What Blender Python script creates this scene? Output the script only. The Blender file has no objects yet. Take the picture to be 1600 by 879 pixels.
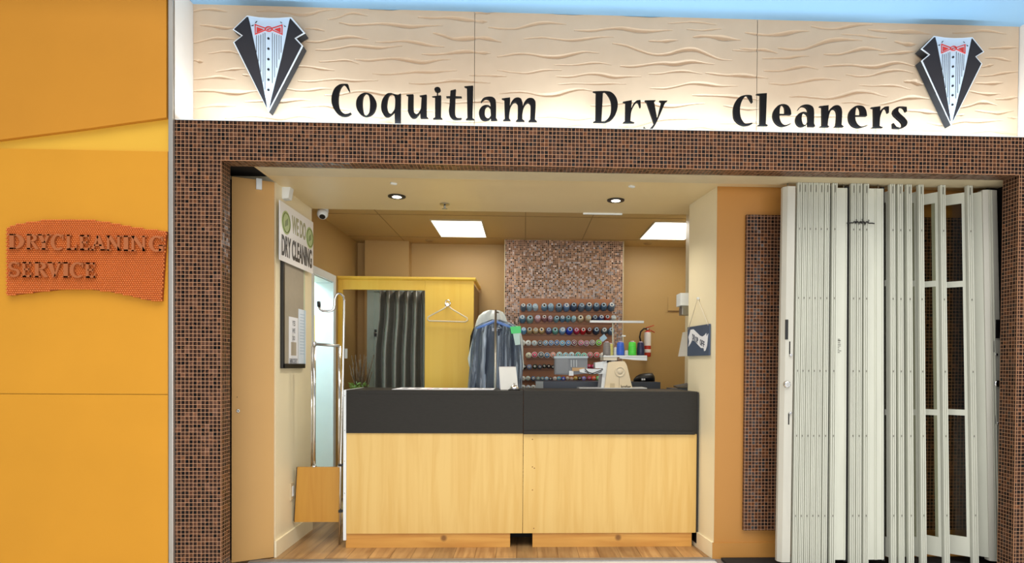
import bpy, bmesh, math, random
import numpy as np
from mathutils import Vector, Matrix

random.seed(7)
S = bpy.context.scene
COL = S.collection

# ------------------------------------------------------------------ camera
EYE = 1.37
F, CX, CY = 1000.0, 857.53, 583.30          # focal length and principal point for a 1600 px wide frame
R = np.array([[0.99926466, -0.03776423, 0.00663368],
              [0.00615446, -0.01279194, -0.99989924],
              [0.03784528, 0.9992048, -0.01255011]])
cd = bpy.data.cameras.new('camera')
cam = bpy.data.objects.new('camera', cd)
COL.objects.link(cam)
M = Matrix.Identity(4)
for i in range(3):
    M[i][0] = R[0][i]; M[i][1] = -R[1][i]; M[i][2] = -R[2][i]
M[2][3] = EYE
cam.matrix_world = M
cd.sensor_width = 36; cd.lens = 36 * F / 1600
cd.shift_x = -(CX - 800) / 1600
cd.shift_y = (CY - 439.5) / 1600
cd.clip_start = 0.05
S.camera = cam

# ------------------------------------------------------------------ light
S.view_settings.view_transform = 'Standard'
S.view_settings.look = 'None'
S.view_settings.gamma = 1
S.view_settings.exposure = 0.0
S.view_settings.use_curve_mapping = False
W = bpy.data.worlds.new('world'); S.world = W
W.use_nodes = True
W.node_tree.nodes['Background'].inputs[0].default_value = (0.92, 0.96, 1.0, 1)
W.node_tree.nodes['Background'].inputs[1].default_value = 0.42

def area(name, loc, target, sx, sy, power, col=(1, 1, 1), spread=180):
    l = bpy.data.lights.new(name, 'AREA'); l.shape = 'RECTANGLE'
    l.size = sx; l.size_y = sy; l.energy = power; l.color = col
    l.spread = math.radians(spread)
    o = bpy.data.objects.new(name, l); COL.objects.link(o)
    o.location = loc
    o.rotation_euler = (Vector(target) - Vector(loc)).to_track_quat('-Z', 'Y').to_euler()
    return o
area('mall_skylight', (0.6, 0.4, 5.6), (0.6, 0.6, 0), 10, 5.0, 420, (1.0, 0.97, 0.93), 120)
area('front_fill_panel', (0.6, -6.0, 1.7), (0.6, 4.0, 1.5), 10, 2.6, 400, (1.0, 0.97, 0.94))  # unseen fill panel added behind the camera to light front and interior
area('sign_strip_light', (0.6, 4.03, 2.862), (0.6, 4.16, 3.5), 5.3, 0.03, 30, (0.68, 0.87, 1.0))
area('troffer_light', (-0.66, 6.52, 2.735), (-0.66, 6.52, 0), 0.5, 0.76, 8, (1.0, 0.97, 0.92))
area('troffer_light', (1.475, 6.48, 2.735), (1.475, 6.48, 0), 0.5, 0.8, 5.5, (1.0, 0.97, 0.92))
area('stock_room_light', (-2.55, 6.1, 2.5), (-2.35, 6.1, 0), 0.6, 0.6, 48, (0.62, 0.85, 1.0))
for x in (-0.977, 0.693):
    l = bpy.data.lights.new('downlight_lamp', 'SPOT'); l.energy = 44; l.spot_size = math.radians(135)
    l.spot_blend = 0.7; l.shadow_soft_size = 0.04; l.color = (1, 0.93, 0.8)
    o = bpy.data.objects.new('downlight_lamp', l); COL.objects.link(o); o.location = (x, 4.92, 2.63)

# ------------------------------------------------------------------ pixel -> place
def ray(px, py):
    return R.T @ np.array([(px - CX) / F, (py - CY) / F, 1.0])
def at(px, py, Y):
    d = ray(px, py); k = Y / d[1]
    return Vector((d[0] * k, Y, d[2] * k + EYE))
def atz(px, py, z):
    d = ray(px, py); k = (z - EYE) / d[2]
    return Vector((d[0] * k, d[1] * k, z))
def atx(px, py, x):
    d = ray(px, py); k = x / d[0]
    return Vector((x, d[1] * k, d[2] * k + EYE))

# ------------------------------------------------------------------ materials
def lin(c):
    return tuple(((v / 255) / 12.92 if v / 255 <= 0.04045 else ((v / 255 + 0.055) / 1.055) ** 2.4) for v in c[:3]) + (1,)
MATS = {}
def base_mat(name):
    m = bpy.data.materials.new(name); m.use_nodes = True
    return m, m.node_tree.nodes, m.node_tree.links, m.node_tree.nodes['Principled BSDF']
def mat(name, col, rough=0.6, metal=0.0, var=0.06, scale=6.0, bump=0.0, stretch=(1, 1, 1), spec=0.5, coat=0.0):
    if name in MATS: return MATS[name]
    m, N, L, b = base_mat(name)
    tc = N.new('ShaderNodeTexCoord'); mp = N.new('ShaderNodeMapping'); mp.inputs['Scale'].default_value = stretch
    L.new(tc.outputs['Object'], mp.inputs['Vector'])
    nz = N.new('ShaderNodeTexNoise'); nz.inputs['Scale'].default_value = scale; nz.inputs['Detail'].default_value = 5
    L.new(mp.outputs[0], nz.inputs['Vector'])
    hs = N.new('ShaderNodeHueSaturation'); hs.inputs['Color'].default_value = lin(col)
    mr = N.new('ShaderNodeMapRange'); mr.inputs[1].default_value = 0.3; mr.inputs[2].default_value = 0.7
    mr.inputs[3].default_value = 1 - var; mr.inputs[4].default_value = 1 + var
    L.new(nz.outputs['Fac'], mr.inputs[0]); L.new(mr.outputs[0], hs.inputs['Value'])
    L.new(hs.outputs[0], b.inputs['Base Color'])
    b.inputs['Roughness'].default_value = rough; b.inputs['Metallic'].default_value = metal
    b.inputs['Specular IOR Level'].default_value = spec; b.inputs['Coat Weight'].default_value = coat
    if bump:
        bp = N.new('ShaderNodeBump'); bp.inputs['Strength'].default_value = bump; bp.inputs['Distance'].default_value = 0.004
        L.new(nz.outputs['Fac'], bp.inputs['Height']); L.new(bp.outputs[0], b.inputs['Normal'])
    MATS[name] = m
    return m
def emit(name, col, strength):
    m, N, L, b = base_mat(name)
    b.inputs['Base Color'].default_value = lin(col); b.inputs['Emission Color'].default_value = lin(col)
    b.inputs['Emission Strength'].default_value = strength
    return m
def math_node(N, L, op, a, b=None):
    n = N.new('ShaderNodeMath'); n.operation = op
    for k, v in ((0, a), (1, b)):
        if v is None: continue
        if isinstance(v, (int, float)): n.inputs[k].default_value = v
        else: L.new(v, n.inputs[k])
    return n.outputs[0]
def tile(name, pitch, ramp, grout, gw=0.09, rough=0.28, off=(0, 0), wob=0.25, swirl=0.5, light=(205, 140, 85), spec=0.22):
    m, N, L, b = base_mat(name)
    uv = N.new('ShaderNodeUVMap'); uv.uv_map = 'UVMap'
    mp = N.new('ShaderNodeMapping'); mp.inputs['Scale'].default_value = (1 / pitch,) * 3
    mp.inputs['Location'].default_value = (off[0] / pitch, off[1] / pitch, 0)
    L.new(uv.outputs[0], mp.inputs['Vector'])
    sp = N.new('ShaderNodeSeparateXYZ'); L.new(mp.outputs[0], sp.inputs[0])
    fx = math_node(N, L, 'FLOOR', sp.outputs[0]); fy = math_node(N, L, 'FLOOR', sp.outputs[1])
    cb = N.new('ShaderNodeCombineXYZ'); L.new(fx, cb.inputs[0]); L.new(fy, cb.inputs[1])
    wn = N.new('ShaderNodeTexWhiteNoise'); wn.noise_dimensions = '2D'; L.new(cb.outputs[0], wn.inputs['Vector'])
    cr = N.new('ShaderNodeValToRGB'); cr.color_ramp.interpolation = 'LINEAR'
    while len(cr.color_ramp.elements) < len(ramp): cr.color_ramp.elements.new(0.5)
    for e, (p, c) in zip(cr.color_ramp.elements, ramp): e.position = p; e.color = lin(c)
    L.new(wn.outputs['Value'], cr.inputs[0])
    # copper swirls inside each tile, turned differently from tile to tile
    nz = N.new('ShaderNodeTexNoise'); nz.noise_dimensions = '4D'; nz.inputs['Scale'].default_value = 1.6
    nz.inputs['Detail'].default_value = 2; nz.inputs['Distortion'].default_value = 1.2
    L.new(mp.outputs[0], nz.inputs['Vector'])
    w10 = math_node(N, L, 'MULTIPLY', wn.outputs['Value'], 40.0); L.new(w10, nz.inputs['W'])
    sw = N.new('ShaderNodeMapRange'); sw.inputs[1].default_value = 0.56; sw.inputs[2].default_value = 0.74
    sw.inputs[3].default_value = 0; sw.inputs[4].default_value = swirl
    L.new(nz.outputs['Fac'], sw.inputs[0])
    mx = N.new('ShaderNodeMix'); mx.data_type = 'RGBA'; mx.inputs['B'].default_value = lin(light)
    L.new(sw.outputs[0], mx.inputs['Factor']); L.new(cr.outputs[0], mx.inputs['A'])
    gx = math_node(N, L, 'ABSOLUTE', math_node(N, L, 'SUBTRACT', math_node(N, L, 'FRACT', sp.outputs[0]), 0.5))
    gy = math_node(N, L, 'ABSOLUTE', math_node(N, L, 'SUBTRACT', math_node(N, L, 'FRACT', sp.outputs[1]), 0.5))
    gm = math_node(N, L, 'GREATER_THAN', math_node(N, L, 'MAXIMUM', gx, gy), 0.5 - gw)
    m2 = N.new('ShaderNodeMix'); m2.data_type = 'RGBA'; m2.inputs['B'].default_value = lin(grout)
    L.new(gm, m2.inputs['Factor']); L.new(mx.outputs['Result'], m2.inputs['A'])
    L.new(m2.outputs['Result'], b.inputs['Base Color'])
    rr = N.new('ShaderNodeMapRange'); rr.inputs[3].default_value = rough; rr.inputs[4].default_value = 0.85
    L.new(gm, rr.inputs[0]); L.new(rr.outputs[0], b.inputs['Roughness'])
    # every tile sits at its own slight tilt
    geo = N.new('ShaderNodeNewGeometry'); vs = N.new('ShaderNodeVectorMath'); vs.operation = 'SUBTRACT'
    L.new(wn.outputs['Color'], vs.inputs[0]); vs.inputs[1].default_value = (0.5, 0.5, 0.5)
    sc = N.new('ShaderNodeVectorMath'); sc.operation = 'SCALE'; sc.inputs['Scale'].default_value = wob
    L.new(vs.outputs[0], sc.inputs[0])
    ad = N.new('ShaderNodeVectorMath'); L.new(geo.outputs['Normal'], ad.inputs[0]); L.new(sc.outputs[0], ad.inputs[1])
    nm = N.new('ShaderNodeVectorMath'); nm.operation = 'NORMALIZE'; L.new(ad.outputs[0], nm.inputs[0])
    L.new(nm.outputs[0], b.inputs['Normal'])
    b.inputs['Specular IOR Level'].default_value = spec
    return m
def wood(name, c1, c2, axis='Z', scale=3.0, rough=0.45, plank=None, seam=(70, 45, 25), knots=False):
    m, N, L, b = base_mat(name)
    tc = N.new('ShaderNodeTexCoord'); mp = N.new('ShaderNodeMapping')
    st = {'Z': (9, 9, 0.6), 'X': (0.6, 9, 9), 'Y': (9, 0.6, 9)}[axis]
    mp.inputs['Scale'].default_value = st
    L.new(tc.outputs['Object'], mp.inputs['Vector'])
    nz = N.new('ShaderNodeTexNoise'); nz.inputs['Scale'].default_value = scale; nz.inputs['Detail'].default_value = 8
    nz.inputs['Distortion'].default_value = 0.6
    L.new(mp.outputs[0], nz.inputs['Vector'])
    cr = N.new('ShaderNodeValToRGB'); cr.color_ramp.elements[0].color = lin(c2); cr.color_ramp.elements[1].color = lin(c1)
    cr.color_ramp.elements[0].position = 0.34; cr.color_ramp.elements[1].position = 0.6
    L.new(nz.outputs['Fac'], cr.inputs[0])
    out = cr.outputs[0]
    if knots:
        vo = N.new('ShaderNodeTexVoronoi'); vo.inputs['Scale'].default_value = 5.5
        L.new(tc.outputs['Object'], vo.inputs['Vector'])
        mr = N.new('ShaderNodeMapRange'); mr.inputs[1].default_value = 0.1; mr.inputs[2].default_value = 0.18
        mr.inputs[3].default_value = 0.8; mr.inputs[4].default_value = 0
        L.new(vo.outputs['Distance'], mr.inputs[0])
        mx = N.new('ShaderNodeMix'); mx.data_type = 'RGBA'; mx.inputs['B'].default_value = lin((110, 66, 25))
        L.new(mr.outputs[0], mx.inputs['Factor']); L.new(out, mx.inputs['A']); out = mx.outputs['Result']
    if plank:
        br = N.new('ShaderNodeTexBrick'); br.inputs['Scale'].default_value = 1
        br.inputs['Brick Width'].default_value = plank[1]; br.inputs['Row Height'].default_value = plank[0]
        br.inputs['Mortar Size'].default_value = 0.0022; br.inputs['Mortar Smooth'].default_value = 0.1
        br.inputs['Color1'].default_value = (0.72, 0.72, 0.72, 1); br.inputs['Color2'].default_value = (1.15, 1.12, 1.05, 1)
        br.inputs['Mortar'].default_value = (0.35, 0.3, 0.25, 1)
        m3 = N.new('ShaderNodeMapping'); m3.inputs['Rotation'].default_value = (0, 0, math.radians(90))
        L.new(tc.outputs['Object'], m3.inputs['Vector']); L.new(m3.outputs[0], br.inputs['Vector'])
        mu = N.new('ShaderNodeMix'); mu.data_type = 'RGBA'; mu.blend_type = 'MULTIPLY'; mu.inputs['Factor'].default_value = 1
        L.new(out, mu.inputs['A']); L.new(br.outputs['Color'], mu.inputs['B']); out = mu.outputs['Result']
    L.new(out, b.inputs['Base Color']); b.inputs['Roughness'].default_value = rough
    return m
def clear(name, tint=(235, 245, 250), gloss=0.12, rough=0.05, haze=0.0, streak=0.0):
    m, N, L, b = base_mat(name)
    tr = N.new('ShaderNodeBsdfTransparent'); tr.inputs[0].default_value = lin(tint)
    b.inputs['Base Color'].default_value = lin((205, 224, 246)); b.inputs['Roughness'].default_value = rough
    fr = N.new('ShaderNodeFresnel'); fr.inputs[0].default_value = 1.45
    ad = math_node(N, L, 'ADD', math_node(N, L, 'MULTIPLY', fr.outputs[0], gloss * 4), haze)
    if streak:
        tc = N.new('ShaderNodeTexCoord'); mp = N.new('ShaderNodeMapping'); mp.inputs['Scale'].default_value = (10, 10, 0.8)
        L.new(tc.outputs['Object'], mp.inputs['Vector'])
        nz = N.new('ShaderNodeTexNoise'); nz.inputs['Scale'].default_value = 1.6; nz.inputs['Detail'].default_value = 2; nz.inputs['Distortion'].default_value = 1.2
        L.new(mp.outputs[0], nz.inputs['Vector'])
        mr = N.new('ShaderNodeMapRange'); mr.inputs[1].default_value = 0.5; mr.inputs[2].default_value = 0.72; mr.inputs[3].default_value = 0; mr.inputs[4].default_value = streak
        L.new(nz.outputs['Fac'], mr.inputs[0]); ad = math_node(N, L, 'ADD', ad, mr.outputs[0])
        bp = N.new('ShaderNodeBump'); bp.inputs['Strength'].default_value = 0.35; bp.inputs['Distance'].default_value = 0.02
        L.new(nz.outputs['Fac'], bp.inputs['Height']); L.new(bp.outputs[0], b.inputs['Normal'])
    mx = N.new('ShaderNodeMixShader')
    gl = N.new('ShaderNodeBsdfGlossy'); gl.inputs['Roughness'].default_value = rough
    out = N['Material Output']
    L.new(ad, mx.inputs[0]); L.new(tr.outputs[0], mx.inputs[1]); L.new((b if haze else gl).outputs[0], mx.inputs[2])
    L.new(mx.outputs[0], out.inputs[0])
    return m

BROWN_RAMP = [(0.0, (6, 4, 4)), (0.15, (12, 8, 7)), (0.2, (30, 18, 13)), (0.6, (46, 27, 18)), (0.85, (64, 38, 24)), (1.0, (92, 56, 34))]
M_TILE = tile('mosaic_brown', 0.0241, BROWN_RAMP, (184, 140, 108), gw=0.055, off=(1.861, -2.611), swirl=0.42, light=(160, 100, 58))
M_TILE_IN = tile('mosaic_brown_panel', 0.0241, BROWN_RAMP, (178, 134, 104), gw=0.055, swirl=0.42, light=(160, 100, 58))
M_TILE_BACK = tile('mosaic_brown_back', 0.0203, [(0, (24, 16, 13)), (0.18, (42, 27, 20)), (0.28, (92, 64, 48)), (0.7, (130, 94, 72)), (1, (190, 152, 126))],
                   (190, 160, 138), gw=0.09, rough=0.16, wob=0.24, swirl=0.3, light=(210, 172, 146), spec=0.6)
M_ORANGE = mat('orange_laminate', (206, 145, 44), 0.38, var=0.03, scale=2, spec=0.2)
M_ORANGE2 = mat('amber_laminate', (196, 134, 44), 0.38, var=0.03, scale=2, spec=0.2)
M_YELLOW = mat('yellow_laminate', (220, 172, 62), 0.38, var=0.03, scale=2, spec=0.2)
M_TAN = mat('tan_paint', (184, 150, 92), 0.5, var=0.03, scale=1.5)
M_BEIGE = mat('beige_paint', (242, 230, 196), 0.4, var=0.03, scale=1.5)
M_OCHRE = mat('ochre_paint', (178, 124, 54), 0.5, var=0.03, scale=1.5)
M_DOORP = mat('caramel_paint', (200, 156, 92), 0.5, var=0.03, scale=1.5)
M_CEIL = mat('tan_ceiling_paint', (200, 168, 108), 0.5, var=0.03, scale=1.5)
M_CEILE = mat('cream_soffit_paint', (226, 204, 156), 0.4, var=0.03, scale=1.5)
M_SIGNB = mat('sign_board_paint', (206, 178, 148), 0.55, var=0.03, scale=9)
M_WHITE = mat('white_paint', (230, 236, 238), 0.45, var=0.02)
M_CREAMW = mat('warm_white_paint', (240, 226, 212), 0.5, var=0.02)
M_TRACK = mat('cream_track_paint', (205, 190, 155), 0.5, var=0.04)
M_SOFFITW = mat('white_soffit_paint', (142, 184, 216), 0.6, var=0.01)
M_CHROME = mat('chrome', (225, 225, 225), 0.14, 1.0, var=0.02)
M_STEEL = mat('brushed_steel', (175, 175, 170), 0.35, 1.0, var=0.05)
M_ALU = mat('aluminium_trim', (190, 186, 178), 0.35, 0.8, var=0.04)
M_SHUT = mat('cream_enamel_metal', (200, 202, 188), 0.42, 0.0, var=0.05, scale=14, stretch=(1, 1, 0.15))
M_SHUTG = mat('grey_enamel_metal', (192, 190, 178), 0.42, 0.0, var=0.05, scale=14, stretch=(1, 1, 0.15))
M_GROOVE = mat('groove_shade_grime', (74, 70, 56), 0.7, var=0.2, scale=20)
M_RIVET = mat('rivet_grime', (110, 108, 98), 0.6, var=0.2)
M_BLACK = mat('black_plastic', (18, 17, 17), 0.4, var=0.1)
M_BLACKM = mat('matte_black', (14, 12, 12), 0.8, var=0.1)
M_LETTER = mat('black_acrylic', (10, 8, 9), 0.6, var=0.05, spec=0.12)
M_CTOP = mat('charcoal_laminate', (42, 40, 36), 0.5, var=0.1, scale=30, stretch=(1, 6, 6), spec=0.2)
M_MAPLE = wood('maple_laminate', (221, 185, 110), (213, 173, 95), 'Z', 2.2)
M_PINE = wood('pine_board', (212, 158, 76), (190, 130, 54), 'X', 2.0, knots=True)
M_GATE = wood('honey_laminate', (194, 142, 54), (186, 132, 46), 'Z', 2.2)
M_BOOTH = wood('yellow_birch', (250, 208, 84), (246, 201, 74), 'Z', 1.5)
M_FLOOR = wood('plank_floor', (180, 142, 94), (142, 104, 64), 'Y', 2.5, 0.4, plank=(0.15, 1.1))
M_MALL = mat('mall_floor_tile', (205, 202, 196), 0.25, var=0.05)
M_THRESH = mat('threshold_metal', (142, 140, 140), 0.4, 0.6, var=0.08)
M_LED = emit('led_white', (225, 240, 255), 6)
M_TROFF = emit('troffer_diffuser', (255, 253, 244), 3.2)
M_BULB = emit('downlight_glow', (255, 248, 230), 8)
M_GLASS = clear('shutter_glass', (238, 238, 228), 0.1)
M_ACRYL = clear('clear_acrylic', (240, 250, 252), 0.2)
M_PLASTIC = clear('garment_film', (225, 235, 245), 0.3, 0.12, haze=0.10, streak=0.7)

# ------------------------------------------------------------------ mesh building
class MB:
    def __init__(s): s.v = []; s.f = []; s.sm = []
    def add(s, vs, fs, smooth=False):
        k = len(s.v); s.v += [tuple(v) for v in vs]
        s.f += [tuple(i + k for i in f) for f in fs]; s.sm += [smooth] * len(fs); return s
    def box(s, a, b, bev=0.0, rot=None):
        a = Vector(a); b = Vector(b)
        lo = Vector(map(min, a, b)); hi = Vector(map(max, a, b))
        if bev <= 0 or min(hi - lo) < 2.2 * bev:
            x0, y0, z0 = lo; x1, y1, z1 = hi
            vs = [(x0, y0, z0), (x1, y0, z0), (x1, y1, z0), (x0, y1, z0), (x0, y0, z1), (x1, y0, z1), (x1, y1, z1), (x0, y1, z1)]
            fs = [(0, 3, 2, 1), (4, 5, 6, 7), (0, 1, 5, 4), (1, 2, 6, 5), (2, 3, 7, 6), (3, 0, 4, 7)]
        else:
            bm = bmesh.new(); bmesh.ops.create_cube(bm, size=1)
            c = (lo + hi) / 2; d = hi - lo
            for v in bm.verts: v.co = Vector((v.co.x * d.x + c.x, v.co.y * d.y + c.y, v.co.z * d.z + c.z))
            bmesh.ops.bevel(bm, geom=bm.edges[:], offset=bev, segments=2, affect='EDGES', profile=0.7)
            bm.verts.index_update()
            vs = [v.co.copy() for v in bm.verts]; fs = [[v.index for v in f.verts] for f in bm.faces]; bm.free()
        if rot:
            ang, piv = rot; piv = Vector(piv); Q = ang if isinstance(ang, Matrix) else Matrix.Rotation(ang, 3, 'Z')
            vs = [Q @ (Vector(v) - piv) + piv for v in vs]
        return s.add(vs, fs)
    def tube(s, pts, r, n=10, closed=False):
        pts = [Vector(p) for p in pts]; m = len(pts)
        rs = r if isinstance(r, (list, tuple)) else [r] * m
        vs = []; prev = None
        for i, p in enumerate(pts):
            if closed: t = pts[(i + 1) % m] - pts[i - 1]
            else: t = pts[min(i + 1, m - 1)] - pts[max(i - 1, 0)]
            t.normalize()
            if prev is None:
                a = Vector((0, 0, 1)) if abs(t.z) < 0.9 else Vector((1, 0, 0))
                u = t.cross(a).normalized()
            else:
                u = (prev - t * prev.dot(t)).normalized()
            prev = u; w = t.cross(u)
            for k in range(n):
                a = 2 * math.pi * k / n
                vs.append(p + rs[i] * (math.cos(a) * u + math.sin(a) * w))
        fs = []
        for i in range(m if closed else m - 1):
            j = (i + 1) % m
            for k in range(n):
                l = (k + 1) % n
                fs.append((i * n + k, i * n + l, j * n + l, j * n + k))
        s.add(vs, fs, True)
        if not closed:
            k = len(s.v) - m * n
            s.f.append(tuple(range(k + n - 1, k - 1, -1))); s.f.append(tuple(range(k + (m - 1) * n, k + m * n))); s.sm += [False, False]
        return s
    def lathe(s, prof, base, axis=(0, 0, 1), n=20, cap=True):
        base = Vector(base); w = Vector(axis).normalized()
        a = Vector((1, 0, 0)) if abs(w.x) < 0.9 else Vector((0, 1, 0))
        u = w.cross(a).normalized(); t = w.cross(u)
        vs = []; fs = []
        for (r, h) in prof:
            for k in range(n):
                q = 2 * math.pi * k / n
                vs.append(base + w * h + r * (math.cos(q) * u + math.sin(q) * t))
        for i in range(len(prof) - 1):
            for k in range(n):
                l = (k + 1) % n
                fs.append((i * n + k, i * n + l, (i + 1) * n + l, (i + 1) * n + k))
        s.add(vs, fs, True)
        if cap:
            k = len(s.v) - len(vs)
            s.f.append(tuple(range(k + n - 1, k - 1, -1))); s.f.append(tuple(range(k + (len(prof) - 1) * n, k + len(prof) * n))); s.sm += [False, False]
        return s
    def prism(s, poly, o, u, v, depth):
        """polygon of (a, b) in the plane o + a*u + b*v, given a thickness vector depth"""
        o = Vector(o); u = Vector(u); v = Vector(v); d = Vector(depth); n = len(poly)
        vs = [o + u * a + v * b for a, b in poly] + [o + u * a + v * b + d for a, b in poly]
        fs = [tuple(range(n)), tuple(range(2 * n - 1, n - 1, -1))] + [(i, i + n, (i + 1) % n + n, (i + 1) % n) for i in range(n)]
        return s.add(vs, fs)
    def hexa(s, q, d):
        """a slab from four world corners q, thickened by vector d"""
        q = [Vector(p) for p in q]; d = Vector(d)
        return s.add(q + [p + d for p in q], [(0, 1, 2, 3), (7, 6, 5, 4), (0, 4, 5, 1), (1, 5, 6, 2), (2, 6, 7, 3), (3, 7, 4, 0)])
    def rings(s, rings, cap=True):
        n = len(rings[0]); vs = [p for r in rings for p in r]; fs = []
        for i in range(len(rings) - 1):
            for k in range(n):
                l = (k + 1) % n
                fs.append((i * n + k, i * n + l, (i + 1) * n + l, (i + 1) * n + k))
        s.add(vs, fs, True)
        if cap:
            k = len(s.v) - len(vs)
            s.f.append(tuple(range(k + n - 1, k - 1, -1))); s.f.append(tuple(range(k + (len(rings) - 1) * n, k + len(rings) * n))); s.sm += [False, False]
        return s
    def xform(s, M):
        s.v = [tuple(M @ Vector(v)) for v in s.v]; return s

def wloc(o):
    p = Vector((0, 0, 0))
    while o: p += o.location; o = o.parent
    return p
def obj(name, mb, m, parent=None, label=None, fixn=True, uvoff=(0, 0)):
    me = bpy.data.meshes.new(name)
    if parent: org = wloc(parent); loc = Vector((0, 0, 0))
    else:
        A = np.array(mb.v); lo = A.min(0); hi = A.max(0)
        org = Vector(((lo[0] + hi[0]) / 2, (lo[1] + hi[1]) / 2, lo[2])); loc = org
    A = np.array(mb.v)
    me.from_pydata([tuple(Vector(v) - org) for v in mb.v], [], mb.f)
    me.polygons.foreach_set('use_smooth', mb.sm)
    if fixn:
        bm = bmesh.new(); bm.from_mesh(me); bmesh.ops.recalc_face_normals(bm, faces=bm.faces); bm.to_mesh(me); bm.free()
    uv = me.uv_layers.new(name='UVMap')
    for p in me.polygons:
        ax = max(range(3), key=lambda k: abs(p.normal[k]))
        for li in p.loop_indices:
            w = A[me.loops[li].vertex_index]
            uv.data[li].uv = ((w[1] - 4.0, w[2]) if ax == 0 else (w[0], w[2]) if ax == 1 else (w[0], w[1] - 4.0))
    me.materials.append(m)
    o = bpy.data.objects.new(name, me); COL.objects.link(o); o.location = loc
    if parent: o.parent = parent
    if label: o['label'] = label
    return o
def tag(o, label, cat, group=None):
    o['label'] = label; o['category'] = cat
    if group: o['group'] = group
    return o
def thing(name, loc, label, cat, group=None):
    o = bpy.data.objects.new(name, None); COL.objects.link(o); o.location = loc; o.empty_display_size = 0.05
    return tag(o, label, cat, group)
def struct(name, mb, m, parent=None):
    o = obj(name, mb, m, parent)
    if not parent: o['kind'] = 'structure'
    return o
def smooth_loop(pts, n=7):
    """closed outline: smooth through plain points, sharp at points flagged with a third value"""
    m = len(pts); out = []
    P = [Vector((p[0], p[1])) for p in pts]; c = [len(p) > 2 for p in pts]
    for i in range(m):
        j = (i + 1) % m
        p1, p2 = P[i], P[j]
        p0 = P[i - 1] if not c[i] else p1; p3 = P[(j + 1) % m] if not c[j] else p2
        if c[i] and c[j]: out.append((p1.x, p1.y)); continue
        for k in range(n):
            t = k / n
            q = 0.5 * ((2 * p1) + (p2 - p0) * t + (2 * p0 - 5 * p1 + 4 * p2 - p3) * t * t + (3 * p1 - 3 * p2 + p3 - p0) * t ** 3)
            out.append((q.x, q.y))
    return out
def fill(loops, depth, bevel=0.0):
    """filled 2D outline with holes, thickened; returns verts (x, y, z) with z the thickness, faces"""
    cu = bpy.data.curves.new('c', 'CURVE'); cu.dimensions = '2D'; cu.fill_mode = 'BOTH'; cu.extrude = depth / 2
    for lp in loops:
        sp = cu.splines.new('POLY'); sp.points.add(len(lp) - 1); sp.use_cyclic_u = True
        for p, q in zip(sp.points, lp): p.co = (q[0], q[1], 0, 1)
    o = bpy.data.objects.new('c', cu); me = bpy.data.meshes.new_from_object(o)
    vs = [tuple(v.co) for v in me.vertices]; fs = [tuple(p.vertices) for p in me.polygons]
    bpy.data.objects.remove(o); bpy.data.curves.remove(cu); bpy.data.meshes.remove(me)
    return vs, fs
def text(txt, size=1.0, depth=0.0, bold=0.0):
    cu = bpy.data.curves.new('t', 'FONT'); cu.body = txt; cu.size = size; cu.extrude = depth / 2; cu.offset = bold
    cu.resolution_u = 4
    o = bpy.data.objects.new('t', cu); me = bpy.data.meshes.new_from_object(o)
    vs = np.array([tuple(v.co) for v in me.vertices]); fs = [tuple(p.vertices) for p in me.polygons]
    bpy.data.objects.remove(o); bpy.data.curves.remove(cu); bpy.data.meshes.remove(me)
    return vs, fs
def put_text(mb, txt, o, u, v, w, h, depth, bold=0.02):
    """text stretched to a w x h rectangle whose lower left corner is o, along unit u and v, raised by vector depth"""
    vs, fs = text(txt, 1.0, 0.1, bold)
    lo = vs.min(0); hi = vs.max(0); d = np.maximum(hi - lo, 1e-6)
    q = (vs - lo) / d
    o = Vector(o); u = Vector(u); v = Vector(v); dd = Vector(depth)
    mb.add([o + u * (a * w) + v * (b * h) + dd * c for a, b, c in q], fs)
X, Y_, Z = Vector((1, 0, 0)), Vector((0, 1, 0)), Vector((0, 0, 1))

# ================================================================== THE SETTING
JL, JR, HZ, LZ = -1.861, 3.160, 2.611, 2.850        # opening of the mosaic front and the sign ledge height
FX0, FX1 = -2.136, 3.60
mb = MB()
mb.box((FX0, 4.0, -0.02), (JL, 4.12, LZ)).box((JR, 4.0, -0.02), (FX1, 4.142, LZ)).box((JL, 4.0, HZ), (JR, 4.12, LZ))
mb.box((FX0, 4.12, LZ - 0.04), (FX1, 4.24, LZ))
struct('wall_front', mb, M_TILE)
mb = MB()
for a, b in (((JL - 0.002, 3.9985, 0), (JL + 0.0015, 4.002, HZ)), ((JR - 0.0015, 3.9985, 0), (JR + 0.002, 4.002, HZ)), ((JL, 3.9985, HZ - 0.0015), (JR, 4.002, HZ + 0.002))):
    mb.box(a, b)
struct('trim_1', mb, mat('grout_edge', (168, 122, 88), 0.7))
# bright lip along the sign ledge
struct('trim_2', MB().box((FX0, 3.995, LZ), (FX1, 4.012, LZ + 0.004), 0.001), M_WHITE)
# metal edge between the orange cladding and the mosaic
struct('trim_3', MB().box((FX0 - 0.028, 3.975, -0.02), (FX0, 4.02, 4.1), 0.004), M_ALU)
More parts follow.
